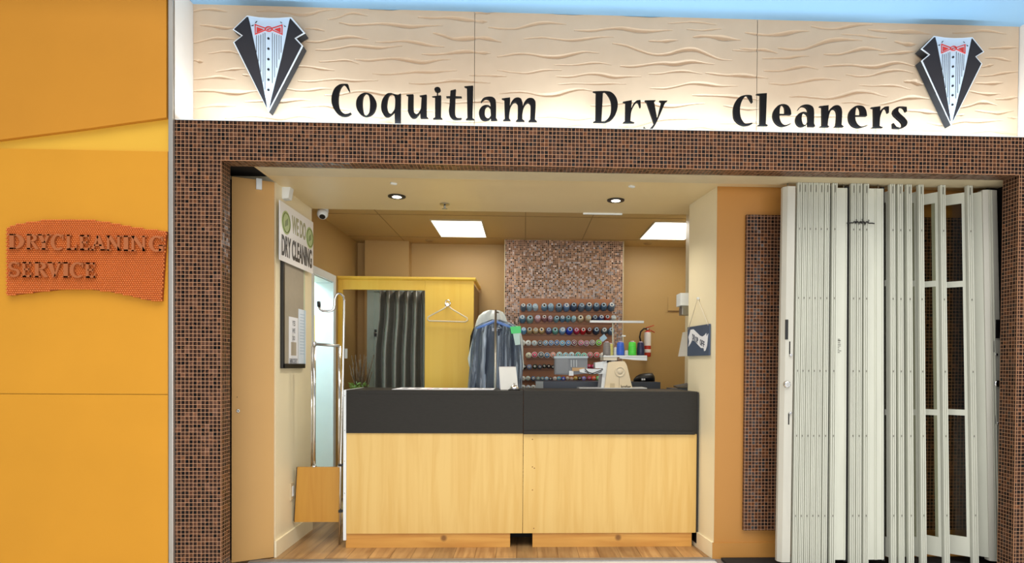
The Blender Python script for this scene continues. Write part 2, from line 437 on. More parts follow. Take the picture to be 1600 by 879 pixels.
# --- orange cladding, left
OX = FX0 - 0.028
p1, p2 = at(0, 233, 3.985), at(268, 235, 3.985)
struct('wall_left_front', MB().box((-5.2, 4.0, -0.02), (OX - 0.006, 4.1, 4.1)), M_YELLOW)
up = [at(-250, 238, 3.97)] + [at(a, b, 3.97) for a, b in ((-120, 231), (0, 218), (70, 209), (140, 200), (210, 190), (268, 183.5))]
poly = [(p.x, p.z) for p in up]; poly[-1] = (OX - 0.008, poly[-1][1])
poly = [(-5.2, poly[0][1] - 0.1)] + poly + [(OX - 0.008, 4.1), (-5.2, 4.1)]
struct('trim_4', MB().prism(poly, (0, 3.97, 0), X, Z, (0, 0.029, 0)), M_ORANGE2)
zs = at(134, 615.5, 3.985).z; zt = at(134, 234, 3.985).z
struct('trim_5', MB().box((-5.2, 3.985, zs + 0.002), (OX - 0.008, 3.999, zt), 0.003), M_ORANGE)
struct('trim_6', MB().box((-5.2, 3.985, 0.0), (OX - 0.008, 3.999, zs - 0.002), 0.003), M_ORANGE)

# --- the carved sign board in its recess
SY = 4.19
bx0, bx1 = at(302, 100, SY).x, at(1591, 120, SY).x
bz1 = at(800, 20, SY).z
seams = [bx0, at(741.5, 100, SY).x, at(1183, 100, SY).x, bx1]
WF = [  # carved waves, in the units of three close looks at the board
 (3.478, 300, 0, [([(5,65),(60,50),(110,50),(190,65)],4),([(350,62),(430,58),(520,70),(580,85),(650,78),(700,58),(780,52)],4),([(735,108),(800,95),(860,70),(910,75),(955,88)],3),
  ([(800,120),(860,138),(930,135),(1030,128),(1100,135),(1180,148),(1250,142),(1365,138)],6),([(960,48),(1060,52),(1135,50)],3),([(1230,92),(1300,100),(1400,95),(1500,110),(1600,118)],6),
  ([(1310,178),(1370,195),(1420,215),(1500,210),(1600,205)],8),([(40,135),(110,142),(180,155),(235,150)],5),([(5,235),(60,222),(120,207),(230,212)],4),([(610,158),(660,155),(720,168)],3),
  ([(610,225),(690,230),(760,212),(840,200),(900,203),(960,216)],5),([(1000,228),(1060,230),(1150,222),(1220,232),(1290,248),(1370,255)],5),([(670,270),(740,272),(800,262),(870,247),(960,255),(1020,262),(1140,248)],5),
  ([(90,292),(160,280),(220,280),(255,296)],3),([(1250,293),(1320,298),(1400,290),(1480,278),(1600,290)],6),([(5,325),(60,338)],5),([(885,322),(960,330),(1030,322),(1100,316),(1180,328),(1260,342),(1340,325),(1405,322)],7),
  ([(690,335),(760,333),(830,325),(880,335),(910,350)],3),([(130,390),(200,378),(290,372)],4),([(5,430),(80,425),(140,415),(235,432)],5),([(570,360),(640,362),(700,375),(775,382)],4),([(275,405),(310,410)],3),
  ([(985,400),(1060,405),(1140,398),(1230,388),(1300,392),(1440,382)],5),([(1180,452),(1250,455),(1330,450),(1420,435),(1500,440),(1620,452)],6),([(575,438),(640,445),(720,435),(790,428),(870,440),(1015,436)],4),
  ([(5,495),(90,490),(180,500),(260,505),(355,492)],9),([(510,480),(570,492),(640,490),(700,480),(760,482)],4),([(720,517),(800,515),(880,495),(960,495),(1040,512),(1120,510),(1240,500)],6),([(285,552),(360,548),(400,548),(460,552),(530,545),(580,540),(645,545)],6),
  ([(5,590),(60,580),(130,570),(235,575)],5),([(590,580),(660,575),(740,570),(790,590),(870,600)],5),([(180,645),(260,630),(320,625),(400,632),(480,640),(560,622),(620,628),(700,650)],9),([(970,630),(1030,635),(1080,630)],5),
  ([(1130,600),(1220,595),(1310,605)],4),([(1010,668),(1070,655),(1140,672)],7),([(1350,552),(1420,560),(1500,552),(1600,545),(1700,560)],6),([(1380,655),(1450,662),(1550,655),(1650,655)],6)]),
 (3.478, 740, 0, [([(80,148),(160,158),(240,158),(320,132),(400,122),(505,133)],5),([(550,165),(640,170),(720,158),(800,152),(880,168),(960,172),(1080,163)],7),([(1060,128),(1200,118),(1320,135)],2),([(1160,158),(1240,168),(1350,155)],2),
  ([(1190,203),(1260,195),(1350,208),(1450,218)],9),([(950,222),(1030,226),(1110,218)],5),([(270,212),(370,203),(450,213),(530,222),(610,212),(700,200),(760,202)],4),([(755,235),(830,248),(900,275),(980,300),(1060,295),(1140,270),(1210,268),(1280,300),(1340,325),(1405,328)],7),
  ([(130,310),(220,293),(300,292),(380,308),(460,312),(540,295),(600,280),(680,288)],6),([(440,352),(550,354),(640,342),(700,342),(750,354)],3),([(795,358),(860,364),(940,352),(1020,342),(1100,350),(1180,332),(1310,350)],8),([(130,380),(200,392),(290,400),(380,380),(480,380)],3),
  ([(445,415),(530,418),(620,400),(690,402),(760,420),(840,415),(910,415)],6),([(950,400),(1010,402),(1090,388),(1160,386),(1240,402)],4),([(1260,395),(1310,402),(1370,410),(1440,408),(1520,415),(1600,425)],7),([(460,458),(550,452),(650,456),(760,453),(830,456)],3),
  ([(960,478),(1040,482),(1110,468),(1180,450),(1260,455),(1340,468),(1435,465)],6),([(140,508),(220,498),(290,500),(370,518),(450,515),(530,490),(590,482),(660,497)],7),([(1190,517),(1280,518),(1400,522),(1500,535),(1560,545)],6),([(635,572),(700,575),(790,560),(940,550),(1020,575),(1100,578),(1180,565),(1260,560)],6),
  ([(1360,572),(1430,585),(1500,592),(1560,590)],5),([(340,635),(420,630),(500,638),(580,645),(655,638)],6),([(790,688),(880,688),(960,660),(1060,640),(1160,640),(1260,650)],6),([(140,695),(240,690),(320,680),(400,690),(470,690),(550,672),(630,682)],9),
  ([(1320,668),(1420,668),(1520,660),(1600,672)],5),([(1090,715),(1180,690),(1260,685),(1340,700),(1420,715),(1490,702)],10),([(-60,200),(0,205),(70,208),(150,230)],6),([(0,118),(75,118)],5),([(0,285),(90,290)],5),([(-20,410),(80,410),(180,415)],3),([(0,70),(110,68)],4),([(440,75),(600,78)],2),([(820,85),(1040,90)],3),([(1410,272),(1480,278),(1600,270)],3)]),
 (3.81, 1180, 20, [([(-60,118),(0,128),(80,135),(170,128),(240,112),(325,108)],8),([(335,80),(420,98),(500,95),(570,78),(640,70),(695,70)],5),([(670,100),(760,110),(850,115),(940,112),(1050,130)],8),([(510,128),(640,135),(700,145),(785,152)],3),
  ([(135,208),(220,222),(300,218),(370,190),(440,165),(520,158),(640,165)],8),([(830,168),(890,188),(965,190)],8),([(-90,214),(0,218),(70,222),(135,242)],5),([(410,248),(500,250),(570,232),(640,212),(700,215),(770,228)],7),([(735,248),(830,242),(960,230)],6),([(40,272),(200,270),(260,258),(320,258)],4),
  ([(410,320),(500,312),(580,310),(660,322),(740,322),(820,298),(870,295),(960,322)],8),([(50,345),(150,348),(220,332),(290,318),(340,325),(375,340)],5),([(540,365),(610,380),(690,375),(770,350),(850,340),(910,348),(945,362)],5),([(885,408),(950,410),(1005,430)],11),
  ([(80,420),(180,428),(270,415),(350,395),(430,392),(510,402)],5),([(620,430),(700,436),(780,432),(860,435),(925,458)],4),([(205,500),(280,495),(360,505),(440,512),(520,495),(600,468),(680,470),(790,503)],8),([(515,535),(600,528),(680,552)],6),([(740,548),(820,530),(900,505),(960,502),(1040,512)],8),
  ([(80,615),(180,612),(300,610),(450,615),(560,618)],5),([(900,580),(1000,585),(1090,598)],8),([(1175,122),(1260,120),(1350,105),(1420,112),(1495,128)],4),([(1390,212),(1460,210),(1560,205)],5),([(1370,268),(1440,268),(1525,288)],4),([(1350,325),(1420,308)],4),
  ([(1330,375),(1400,375),(1480,358),(1565,350)],4),([(1310,418),(1390,422),(1480,415)],6),([(1275,465),(1340,480),(1400,485),(1460,480)],6),([(1430,515),(1500,512),(1565,500)],5),([(1220,565),(1290,550),(1340,530),(1400,535),(1440,552)],7),([(1310,580),(1380,590),(1450,598),(1540,580)],6),
  ([(1025,650),(1080,665),(1140,668),(1185,655),(1250,640),(1340,645),(1475,638)],7),([(1280,718),(1340,705),(1420,700),(1480,712),(1560,722)],5),([(870,698),(1000,695),(1130,700)],3),([(1190,610),(1250,605)],3),([(1505,622),(1560,626)],4)])]
step = 0.0058
nx = int((bx1 - bx0) / step) + 1; nz = int((bz1 - LZ) / 0.0026) + 1
gx = np.linspace(bx0, bx1, nx); gz = np.linspace(LZ - 0.005, bz1, nz)
dep = np.zeros((nz, nx))
for sc, ox, oy, waves in WF:
    for pts, t in waves:
        P = [at(ox + u / sc, oy + v / sc, SY) for u, v in pts]
        xs = np.array([p.x for p in P]); zsn = np.array([p.z for p in P])
        L0, L1 = xs[0], xs[-1]
        k = np.where((gx >= L0) & (gx <= L1))[0]
        if len(k) < 2: continue
        s = (gx[k] - L0) / (L1 - L0)
        # smooth centre line
        zc = np.interp(gx[k], xs, zsn)
        wn_ = max(3, len(k) // (len(xs) * 2) * 2 + 1)
        zc = np.convolve(np.pad(zc, wn_ // 2, mode='edge'), np.ones(wn_) / wn_, mode='valid')[:len(k)]
        hw = t / sc / 1000 * SY * 1.75 * np.sin(np.pi * np.clip(s, 0.02, 0.98)) ** 0.8 * (0.72 + 0.28 * np.cos(s * 2 * math.pi * 1.5)) + 0.003
        q = (gz[:, None] - zc[None, :]) / hw[None, :]
        D = 1.15 * hw
        prof = np.where((q > -1) & (q <= -0.15), (q + 1) / 0.85, np.where((q > -0.15) & (q < 1), (1 - q) / 1.15, 0.0)) * D[None, :]
        dep[:, k] = np.maximum(dep[:, k], prof)
for j in range(3):
    a, b = seams[j] + (0.0015 if j else 0), seams[j + 1] - (0.0015 if j < 2 else 0)
    ks = np.where((gx >= a) & (gx <= b))[0]
    cols = gx[ks].copy(); cols[0] = a; cols[-1] = b
    n = len(ks); mb = MB()
    vs = [(cols[i], SY + dep[r, ks[i]], gz[r]) for r in range(nz) for i in range(n)]
    fs = [(r * n + i, r * n + i + 1, (r + 1) * n + i + 1, (r + 1) * n + i) for r in range(nz - 1) for i in range(n - 1)]
    mb.add(vs, fs, False)
    struct('wall_sign', mb, M_SIGNB)
mb = MB().box((bx0 - 0.1, SY + 0.03, LZ - 0.04), (bx1 + 0.1, SY + 0.10, 4.1))
struct('wall_fascia', mb, M_BLACKM)
mb = MB().hexa([(FX0 + 0.004, 3.99, LZ), (bx0, SY + 0.03, LZ), (bx0, SY + 0.03, 4.1), (FX0 + 0.004, 3.99, 4.1)], (-0.02, 0.03, 0))
mb.hexa([(bx1 + 0.033, 3.99, LZ), (bx1, SY + 0.03, LZ), (bx1, SY + 0.03, 4.1), (bx1 + 0.033, 3.99, 4.1)], (0.05, 0.03, 0))
mb.box((bx1 + 0.034, 3.99, LZ), (FX1, 4.2, 4.1))
struct('wall_sign_return', mb, M_CREAMW)
struct('ceiling_sign', MB().box((bx0, 3.84, bz1), (bx1 + 0.034, SY + 0.04, bz1 + 0.05)), M_SOFFITW)
struct('wall_bulkhead', MB().box((-5.2, 3.84, bz1 + 0.05), (FX1, 3.9, 4.6)), M_WHITE)

# --- floors
SH = 4.53
struct('floor_shop', MB().box((-3.4, SH, -0.05), (3.6, 7.9, 0.0)), M_FLOOR)
struct('floor_mall', MB().box((-6, -4, -0.06), (7, SH - 0.055, -0.006)), M_MALL)
struct('floor_shade', MB().box((1.40, 4.27, -0.02), (3.24, 4.47, 0.018)), M_BLACKM)  # black slab added for the shade on the floor under the shutter
struct('trim_7', MB().box((-1.9, SH - 0.055, -0.05), (1.36, SH + 0.004, 0.003), 0.002).box((1.36, 4.145, -0.05), (3.26, SH - 0.03, 0.001)), M_THRESH)

# --- shop shell
WLX, BKX, CZ, SZ = -1.761, -1.905, 2.75, 2.648
SE = 5.36                                              # back end of the low entry soffit
struct('ceiling_entry', MB().box((WLX - 0.004, 4.145, SZ), (3.3, SE, SZ + 0.12)), M_CEILE)
struct('ceiling_pocket', MB().box((-2.5, 4.12, SZ + 0.04), (WLX - 0.005, 4.6, SZ + 0.12)), M_BLACKM)  # matte black box puts the shade above the closet door into colour
struct('ceiling', MB().box((-3.4, SE, CZ), (3.0, 8.0, CZ + 0.1)), M_CEIL)
struct('trim_8', MB().box((-1.70, 4.145, 2.613), (3.26, 4.32, SZ), 0.003), M_TRACK)
mb = MB().box((-2.5, 4.60, 0), (WLX, SE, SZ + 0.12))
struct('wall_left', mb, M_BEIGE)
mb = MB().box((-2.06, SE, 0), (BKX, 5.80, CZ)).box((-2.06, 6.43, 0), (BKX, 7.6, CZ)).box((-2.06, 5.80, 2.20), (BKX, 6.43, CZ))
struct('wall_left_back', mb, M_TAN)
# slanted closet front between mosaic and left wall
a0, a1 = Vector((-1.999, 4.45, 0)), Vector((WLX - 0.001, 4.573, 0))
nrm = Vector((a1.y - a0.y, -(a1.x - a0.x), 0)).normalized()
mb = MB().hexa([a0 + Z * 0.006, a1 + Z * 0.006, a1 + Z * (SZ - 0.006), a0 + Z * (SZ - 0.006)], -nrm * 0.03)
clp = thing('closet_door', (a0 + a1) / 2, 'caramel painted slanted closet door between mosaic column and beige side wall', 'door')
obj('panel', mb, M_DOORP, clp)
struct('wall_closet', MB().box((-2.5, 4.55, 0), (-2.0, 4.6, SZ)).box((-2.5, 4.12, 0), (-2.45, 4.6, SZ)), M_BLACKM)
# baseboards
def base_strip(p, q, h=0.115, t=0.014):
    p = Vector((p[0], p[1], 0)); q = Vector((q[0], q[1], 0)); d = (q - p).normalized(); n = Vector((d.y, -d.x, 0))
    return MB().hexa([p, q, q + Z * h, p + Z * h], n * t)
struct('baseboard_left', base_strip((WLX, 4.58), (WLX, SE)), M_BEIGE)
# right pier
PA, PB = Vector((1.358, 4.509, 0)), Vector((1.297, 5.04, 0))
front = [(1.3585, 4.509), (3.3, 4.509), (3.3, 4.55), (1.367, 4.55)]
side = [(1.358, 4.5092), (1.297, 5.04), (1.45, 5.06), (1.45, 5.75), (1.95, 5.75), (1.95, 7.5), (2.1, 7.5), (2.1, 5.6), (1.6, 5.6), (1.6, 4.92), (1.366, 4.53)]
struct('wall_right', MB().prism(front, (0, 0, 0), X, Y_, (0, 0, SZ)), M_OCHRE)
struct('wall_right_side', MB().prism(side, (0, 0, 0), X, Y_, (0, 0, CZ)), M_BEIGE)
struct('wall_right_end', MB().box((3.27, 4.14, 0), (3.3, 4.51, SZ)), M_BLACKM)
struct('baseboard_right', base_strip((1.345, 4.509), (3.2, 4.509)), M_OCHRE)
struct('baseboard_right_side', base_strip((1.297, 5.04), (1.358, 4.502)), M_BEIGE)
# framed mosaic panel on the pier, running behind the folded shutter
mb = MB().box((at(1164, 600, 4.478).x, 4.478, at(1164, 828, 4.478).z), (at(1521, 600, 4.478).x, 4.508, at(1164, 335, 4.478).z))
tp = obj('mosaic_panel', mb, M_TILE_IN); tag(tp, 'tall brown mosaic tile panel on the ochre wall behind the folded shutter', 'wall panel')
# back wall, bulkhead box and mosaic chimney
BW = 7.37
struct('wall_back', MB().box((-3.4, BW, 0), (2.2, BW + 0.1, CZ)), M_TAN)
struct('wall_back_boxing', MB().box((at(570, 400, 7.22).x, 7.22, 0), (at(639, 400, 7.22).x, BW, CZ)), M_TAN)
TC = 7.07
tx0, tx1 = at(789.5, 400, TC).x, at(973.5, 400, TC).x
struct('wall_back_mosaic', MB().box((tx0, TC, 0), (tx1, BW, CZ)), M_TILE_BACK)
struct('trim_9', MB().box((tx0 - 0.008, TC - 0.004, 0), (tx0, TC + 0.02, CZ)).box((tx1, TC - 0.004, 0), (tx1 + 0.008, TC + 0.02, CZ)), M_TRACK)
struct('wall_stock_room', MB().box((-3.4, 5.4, 0), (-3.3, 7.4, CZ)).box((-3.3, 5.4, 0), (-2.06, 5.45, CZ)).box((-3.3, 6.9, 0), (-2.06, 6.95, CZ)), mat('pale_green_paint', (205, 222, 205), 0.6))
# ceiling panel seams
mb = MB()
for y in (5.95, 6.98): mb.box((-1.9, y - 0.003, CZ - 0.003), (1.9, y + 0.003, CZ + 0.002))
for x in (-1.35, 0.0, 0.62): mb.box((x - 0.003, 5.4, CZ - 0.003), (x + 0.003, 7.3, CZ + 0.002))
struct('trim_10', mb, mat('ceiling_seam_paint', (150, 120, 76), 0.6))
# --- side doorway with white casing
mb = MB()
mb.box((BKX + .001, 5.74, 0), (BKX + 0.018, 5.82, 2.179), 0.003).box((BKX + .001, 6.40, 0), (BKX + 0.018, 6.48, 2.179), 0.003).box((BKX + .001, 5.74, 2.1795), (BKX + 0.018, 6.48, 2.25), 0.003)
mb.box((-2.07, 6.405, 0), (BKX - 0.0005, 6.429, 2.17)).box((-2.07, 5.802, 0), (BKX - 0.0005, 5.83, 2.17)).box((-2.07, 5.802, 2.171), (BKX - 0.0005, 6.429, 2.199))
struct('door_1', mb, M_WHITE)

# ================================================================== SIGN LETTERS AND EMBLEMS
def glyph(name, sc, ox, oy, loops, label, posts, Yd=4.05):
    lo3 = []
    for lp in loops:
        sm = smooth_loop(lp)
        lo3.append([(p.x, p.z) for p in (at(ox + u / sc, oy + v / sc, Yd) for u, v in sm)])
    vs, fs = fill(lo3, 0.022)
    w = [(a, Yd + 0.011 - c, b) for a, b, c in vs]
    xs = [q[0] for q in w]; zsn = [q[2] for q in w]; zb = min(zsn)
    xm = (min(xs) + max(xs)) / 2
    t = thing('sign_letter', (xm, Yd + 0.011, LZ), label, 'letter', 'black letters of the shop sign')
    obj('letter_face', MB().add(w, fs), M_LETTER, t)
    for px in posts:
        x = at(px, 190, Yd).x
        zt = min([q[2] for q in w if abs(q[0] - x) < 0.03] or [zb + 0.01]) + 0.012
        if zt - LZ > 0.012: obj('stand', MB().box((x - 0.008, Yd + 0.007, LZ), (x + 0.008, Yd + 0.015, zt), 0.001), M_ACRYL, t, 'clear acrylic stand')
A_, B_, C_, D_, E_ = (6.28, 500, 80), (7.99, 670, 110), (8.79, 910, 120), (9.77, 1130, 130), (9.77, 1270, 130)
def ell(cx, cy, rx, ry, n=12): return [(cx + rx * math.cos(2 * math.pi * k / n), cy + ry * math.sin(2 * math.pi * k / n)) for k in range(n)]
G = [
 (A_, [[(235,318),(272,320,1),(290,390,1),(280,388,1),(240,328),(215,332),(190,375),(178,440),(178,510),(195,570),(235,610),(270,612),(300,600,1),(305,606,1),(270,628),(225,633),(170,610),(130,555),(112,490),(118,420),(145,360),(190,325)]],
  'black capital C, first letter of the leftmost word on the sign', (535.5,)),
 (A_, [[(452,405),(505,425),(540,470),(550,520),(535,580),(500,620),(452,635),(405,622),(368,580),(353,525),(362,465),(400,420)], [(452,410),(475,430),(488,480),(490,540),(482,600),(455,630),(430,610),(417,560),(414,500),(420,445),(435,418)]],
  'black round letter o, second letter of the leftmost word on the sign', (572,)),
 (A_, [[(690,408),(735,420),(765,428,1),(790,412,1),(788,722,1),(735,722,1),(730,580,1),(715,605),(670,638),(630,630),(603,580),(600,520),(615,465),(650,420)], [(700,412),(725,432),(737,480),(732,560),(710,600),(690,612),(668,590),(655,540),(660,480),(675,430)]],
  'black letter q, its tail reaching down to the ledge', ()),
 (A_, [[(845,425,1),(915,420,1),(915,560),(925,600),(950,615),(975,590),(990,560,1),(997,440,1),(975,435,1),(1045,423,1),(1043,560,1),(1045,640,1),(1060,652,1),(985,652,1),(982,590,1),(960,625),(930,650),(895,645),(865,600),(862,540),(865,432,1)]],
  'black letter u, between the q and the dotted i on the sign', (653,)),
 (B_, [ell(107, 234, 38, 30), [(101,262,1),(111,262,1),(111,312,1),(152,310,1),(148,560,1),(150,585,1),(168,598,1),(52,598,1),(78,585,1),(78,325,1),(40,322,1),(101,314,1)]],
  'black letter i with a round dot on a thin stem', (684,)),
 (B_, [[(270,250,1),(337,232,1),(330,320,1),(410,323,1),(410,332,1),(330,334,1),(325,500),(332,560),(355,590),(410,592,1),(400,602,1),(340,606),(290,595),(258,555),(250,500),(258,430),(263,334,1),(218,332,1),(218,321,1),(265,320,1)]],
  'black letter t with a thin crossbar on the sign', (709.5,)),
 (B_, [[(442,197,1),(553,188,1),(543,590,1),(565,608,1),(462,608,1),(482,592,1),(475,210,1)]], 'tall black letter l at the left seam of the carved board', (734,)),
 (B_, [[(648,390,1),(680,345),(730,327),(790,328),(825,352),(838,400),(838,590,1),(855,615,1),(775,618,1),(775,585,1),(745,610),(700,620),(655,605),(628,560),(628,505),(655,455),(700,430),(745,432),(770,450,1),(765,400),(750,365),(720,350),(685,360),(655,393,1)], [(735,440),(768,470,1),(774,560,1),(755,590),(730,595),(705,570),(697,520),(705,465)]],
  'black letter a just left of the m in the leftmost word', (764,)),
 (B_, [[(910,348,1),(1015,335,1),(1012,445,1),(1030,395),(1065,350),(1110,335),(1150,350),(1170,400),(1175,440,1),(1195,390),(1235,348),(1285,342),(1320,365),(1335,420),(1325,610,1),(1350,632,1),(1245,632,1),(1265,612,1),(1270,450),(1258,410),(1235,398),(1205,420),(1180,470),(1168,540),(1168,605,1),(1195,628,1),(1088,628,1),(1108,608,1),(1110,440),(1098,405),(1080,392),(1050,402),(1020,450),(1005,530),(1003,600,1),(1020,618,1),(928,618,1),(948,605,1),(942,360,1)]],
  'wide black letter m ending the leftmost word of the sign', (812,)),
 (C_, [[(145,198,1),(300,192,1),(390,205),(455,265),(485,350),(480,440),(450,520),(390,590),(310,620,1),(150,618,1),(180,600,1),(185,210,1)], [(283,206,1),(310,200,1),(345,235),(385,310),(398,400),(390,490),(360,560),(310,610,1),(262,610,1)]],
  'black capital D starting the middle word of the sign', (945,)),
 (C_, [[(558,340,1),(680,318,1),(672,430,1),(700,370),(745,325),(798,315,1),(803,415,1),(790,415,1),(765,350),(735,355),(695,420),(670,490),(660,605,1),(715,625,1),(560,625,1),(588,605,1),(592,352,1)]],
  'black letter r in the middle of the three-letter word', (980,)),
 (C_, [[(858,322,1),(1008,318,1),(985,340,1),(1028,575,1),(1085,345,1),(1058,325,1),(1170,325,1),(1142,345,1),(1035,590),(985,680),(920,742),(855,745,1),(845,680,1),(870,708),(910,718),(950,685),(985,640,1),(885,345,1)]],
  'black letter y with a curled tail ending the middle word', ()),
 (D_, [[(345,178),(410,178),(440,190,1),(452,290,1),(438,288,1),(375,190),(340,195),(290,265),(262,350),(258,440),(275,530),(320,600),(365,612),(440,600,1),(455,606,1),(400,632),(320,640),(240,610),(175,540),(157,440),(165,350),(205,255),(265,200)]],
  'black capital C, first letter of the rightmost word on the sign', (1161,)),
 (D_, [[(510,160,1),(668,148,1),(652,620,1),(685,640,1),(530,640,1),(565,622,1),(570,175,1)]], 'tall black letter l at the right seam of the carved board', (1192,)),
 (D_, [[(910,315),(985,335),(1030,400),(1040,475,1),(862,475,1),(865,540),(890,600),(930,632),(970,632),(1030,608,1),(1038,612,1),(970,642),(905,652),(840,630),(785,570),(763,490),(780,410),(835,340)], [(910,325),(938,350),(948,400),(945,465,1),(862,465,1),(866,400),(880,350)]],
  'black letter e between the l and a of the rightmost word', (1221,)),
 (D_, [[(1145,400,1),(1180,350),(1240,325),(1310,325),(1365,355),(1388,420),(1388,610,1),(1405,655,1),(1300,652,1),(1298,605,1),(1260,640),(1200,658),(1145,635),(1115,580),(1118,520),(1150,465),(1215,435),(1265,440),(1298,465,1),(1295,400),(1270,365),(1225,348),(1180,365),(1152,402,1)], [(1250,448),(1290,480),(1300,530),(1295,590),(1255,630),(1225,625),(1205,580),(1200,520),(1215,465)]],
  'black letter a just left of the n in the rightmost word', (1258,)),
 (E_, [[(105,348,1),(243,332,1),(240,460,1),(265,400),(310,350),(370,332),(420,352),(448,420),(445,560),(440,630,1),(475,660,1),(330,660,1),(360,640,1),(372,520),(368,430),(340,392),(305,395),(265,440),(240,540),(228,640,1),(255,660,1),(110,660,1),(150,640,1),(148,362,1)]],
  'black letter n in the rightmost word of the sign', (1288, 1310)),
 (E_, [[(690,338),(770,350),(815,410),(830,495,1),(650,495,1),(655,560),(685,620),(730,655),(770,655),(830,636,1),(838,640,1),(750,668),(690,672),(620,650),(570,590),(555,510),(570,430),(620,365)], [(690,350),(720,375),(735,430),(728,486,1),(650,486,1),(655,420),(668,375)]],
  'black letter e between the n and r of the rightmost word', (1340,)),
 (E_, [[(895,365,1),(1033,348,1),(1028,470,1),(1050,410),(1095,360),(1165,350,1),(1163,450,1),(1150,445,1),(1130,390),(1100,385),(1060,430),(1030,520),(1022,650,1),(1075,672,1),(905,672,1),(940,655,1),(938,380,1)]],
  'black letter r just left of the final s on the sign', (1368,)),
 (E_, [[(1435,358,1),(1440,430,1),(1425,425,1),(1395,375),(1350,362),(1315,385),(1310,425),(1340,465),(1400,520),(1440,570),(1445,610),(1420,655),(1350,682),(1290,683),(1232,680,1),(1228,605,1),(1240,610,1),(1280,660),(1325,675),(1365,660),(1375,620),(1350,580),(1290,525),(1245,480),(1232,430),(1260,380),(1310,355),(1370,352)]],
  'black letter s, the last letter at the right end of the sign', (1404,)),
]
for (sc, ox, oy), loops, label, posts in G: glyph('sign_letter', sc, ox, oy, loops, label, posts)

# --- tuxedo emblems (built once from the left one, copied to the right)
ES, EX, EY_, ED = 5.02, 345, 15, 4.115
def e2(u, v): p = at(EX + u / ES, EY_ + v / ES, ED); return (p.x, p.z)
ec = at(420, 100, ED)
M_TUXW = mat('emblem_white', (232, 240, 248), 0.45, var=0.01); M_TUXS = mat('emblem_pale_blue', (202, 220, 238), 0.45, var=0.01)
M_TUXK = mat('emblem_charcoal', (46, 44, 48), 0.5, var=0.05, spec=0.2); M_RED = mat('emblem_red', (214, 52, 44), 0.45, var=0.02); M_TUXE = mat('emblem_edge', (40, 46, 54), 0.45, var=0.05)
emb = thing('tuxedo_emblem', (ec.x, SY, ec.z - 0.35), 'tuxedo jacket emblem with red bow tie at the left end of the sign', 'sign emblem', 'tuxedo emblems on the sign')
def layer(name, loops, y0, th, m, smooth=False, parent=emb):
    lo = [[e2(u, v) for u, v in (smooth_loop(l) if smooth else [(p[0], p[1]) for p in l])] for l in loops]
    vs, fs = fill(lo, th)
    return obj(name, MB().add([(a, y0 - th / 2 + c, b) for a, b, c in vs], fs), m, parent)
OUT = [(208,48),(300,62),(390,68),(470,66),(555,60),(662,185),(592,226),(646,285),(376,802),(98,258),(164,207),(94,158)]
layer('back_board', [OUT], SY - 0.012, 0.058, M_TUXE)
layer('white_border', [OUT], ED + 0.003, 0.006, M_TUXW)
layer('shirt_front', [[(218,58),(300,70),(390,76),(470,74),(545,70),(535,112),(480,380),(400,690),(375,775),(352,690),(300,420),(232,112)]], ED - 0.002, 0.004, M_TUXS)
layer('lapel', [[(207,62),(217,62),(232,112),(300,420),(352,690),(366,778),(110,260),(178,207),(107,158)]], ED - 0.002, 0.005, M_TUXK)
layer('lapel', [[(548,72),(540,92),(480,380),(402,690),(383,778),(634,286),(578,226),(648,185)]], ED - 0.002, 0.005, M_TUXK)
mbp = []
for x, a, b in ((283,206,340),(300,206,408),(317,200,490),(335,192,570),(350,187,632),(408,187,580),(425,195,535),(442,200,460),(460,205,395),(476,210,342)):
    mbp.append([(x - 1.6, a), (x + 1.6, a), (x + 1.6, b), (x - 1.6, b)])
for l in mbp: layer('pleat', [l], ED - 0.006, 0.002, M_TUXK)
for y in (232, 312, 394, 474, 554, 634): layer('button', [ell(378, y, 9, 9)], ED - 0.006, 0.005, M_TUXK)
for l in ([(272, 108), (284, 94), (290, 97), (278, 110)], [(240, 132), (262, 122), (258, 134)], [(470, 99), (484, 108), (482, 112), (469, 103)], [(497, 126), (504, 140), (516, 138)]): layer('collar_mark', [l], ED - 0.006, 0.002, M_TUXK)
for l in ([[(270,118),(356,148),(356,167),(272,202)], [(277,128),(277,192),(349,163),(349,152)]], [[(488,122),(404,148),(404,167),(488,204)], [(481,131),(481,194),(411,163),(411,152)]], [[(286,142),(286,184),(338,160)]], [[(473,146),(473,186),(424,160)]]): layer('bow_tie', l, ED - 0.006, 0.004, M_RED)
layer('bow_knot', [ell(380, 158, 29, 21), ell(380, 158, 23, 15)], ED - 0.0065, 0.005, M_RED)
layer('knot_swirl', [[(365,160),(390,152),(402,155),(380,160),(372,168)]], ED - 0.0065, 0.005, M_RED)
ec2 = at(1486, 123, ED)
r2 = emb.copy(); COL.objects.link(r2); r2['label'] = 'tuxedo jacket emblem with red bow tie at the right end of the sign'
for ch in emb.children:
    c = ch.copy(); COL.objects.link(c); c.parent = r2
r2.scale = (0.945, 1, 0.965)
r2.location = (at(1487.5, 100, ED).x, SY, at(1485, 195.3, ED).z + (emb.location.z - e2(376, 802)[1]) * 0.965)

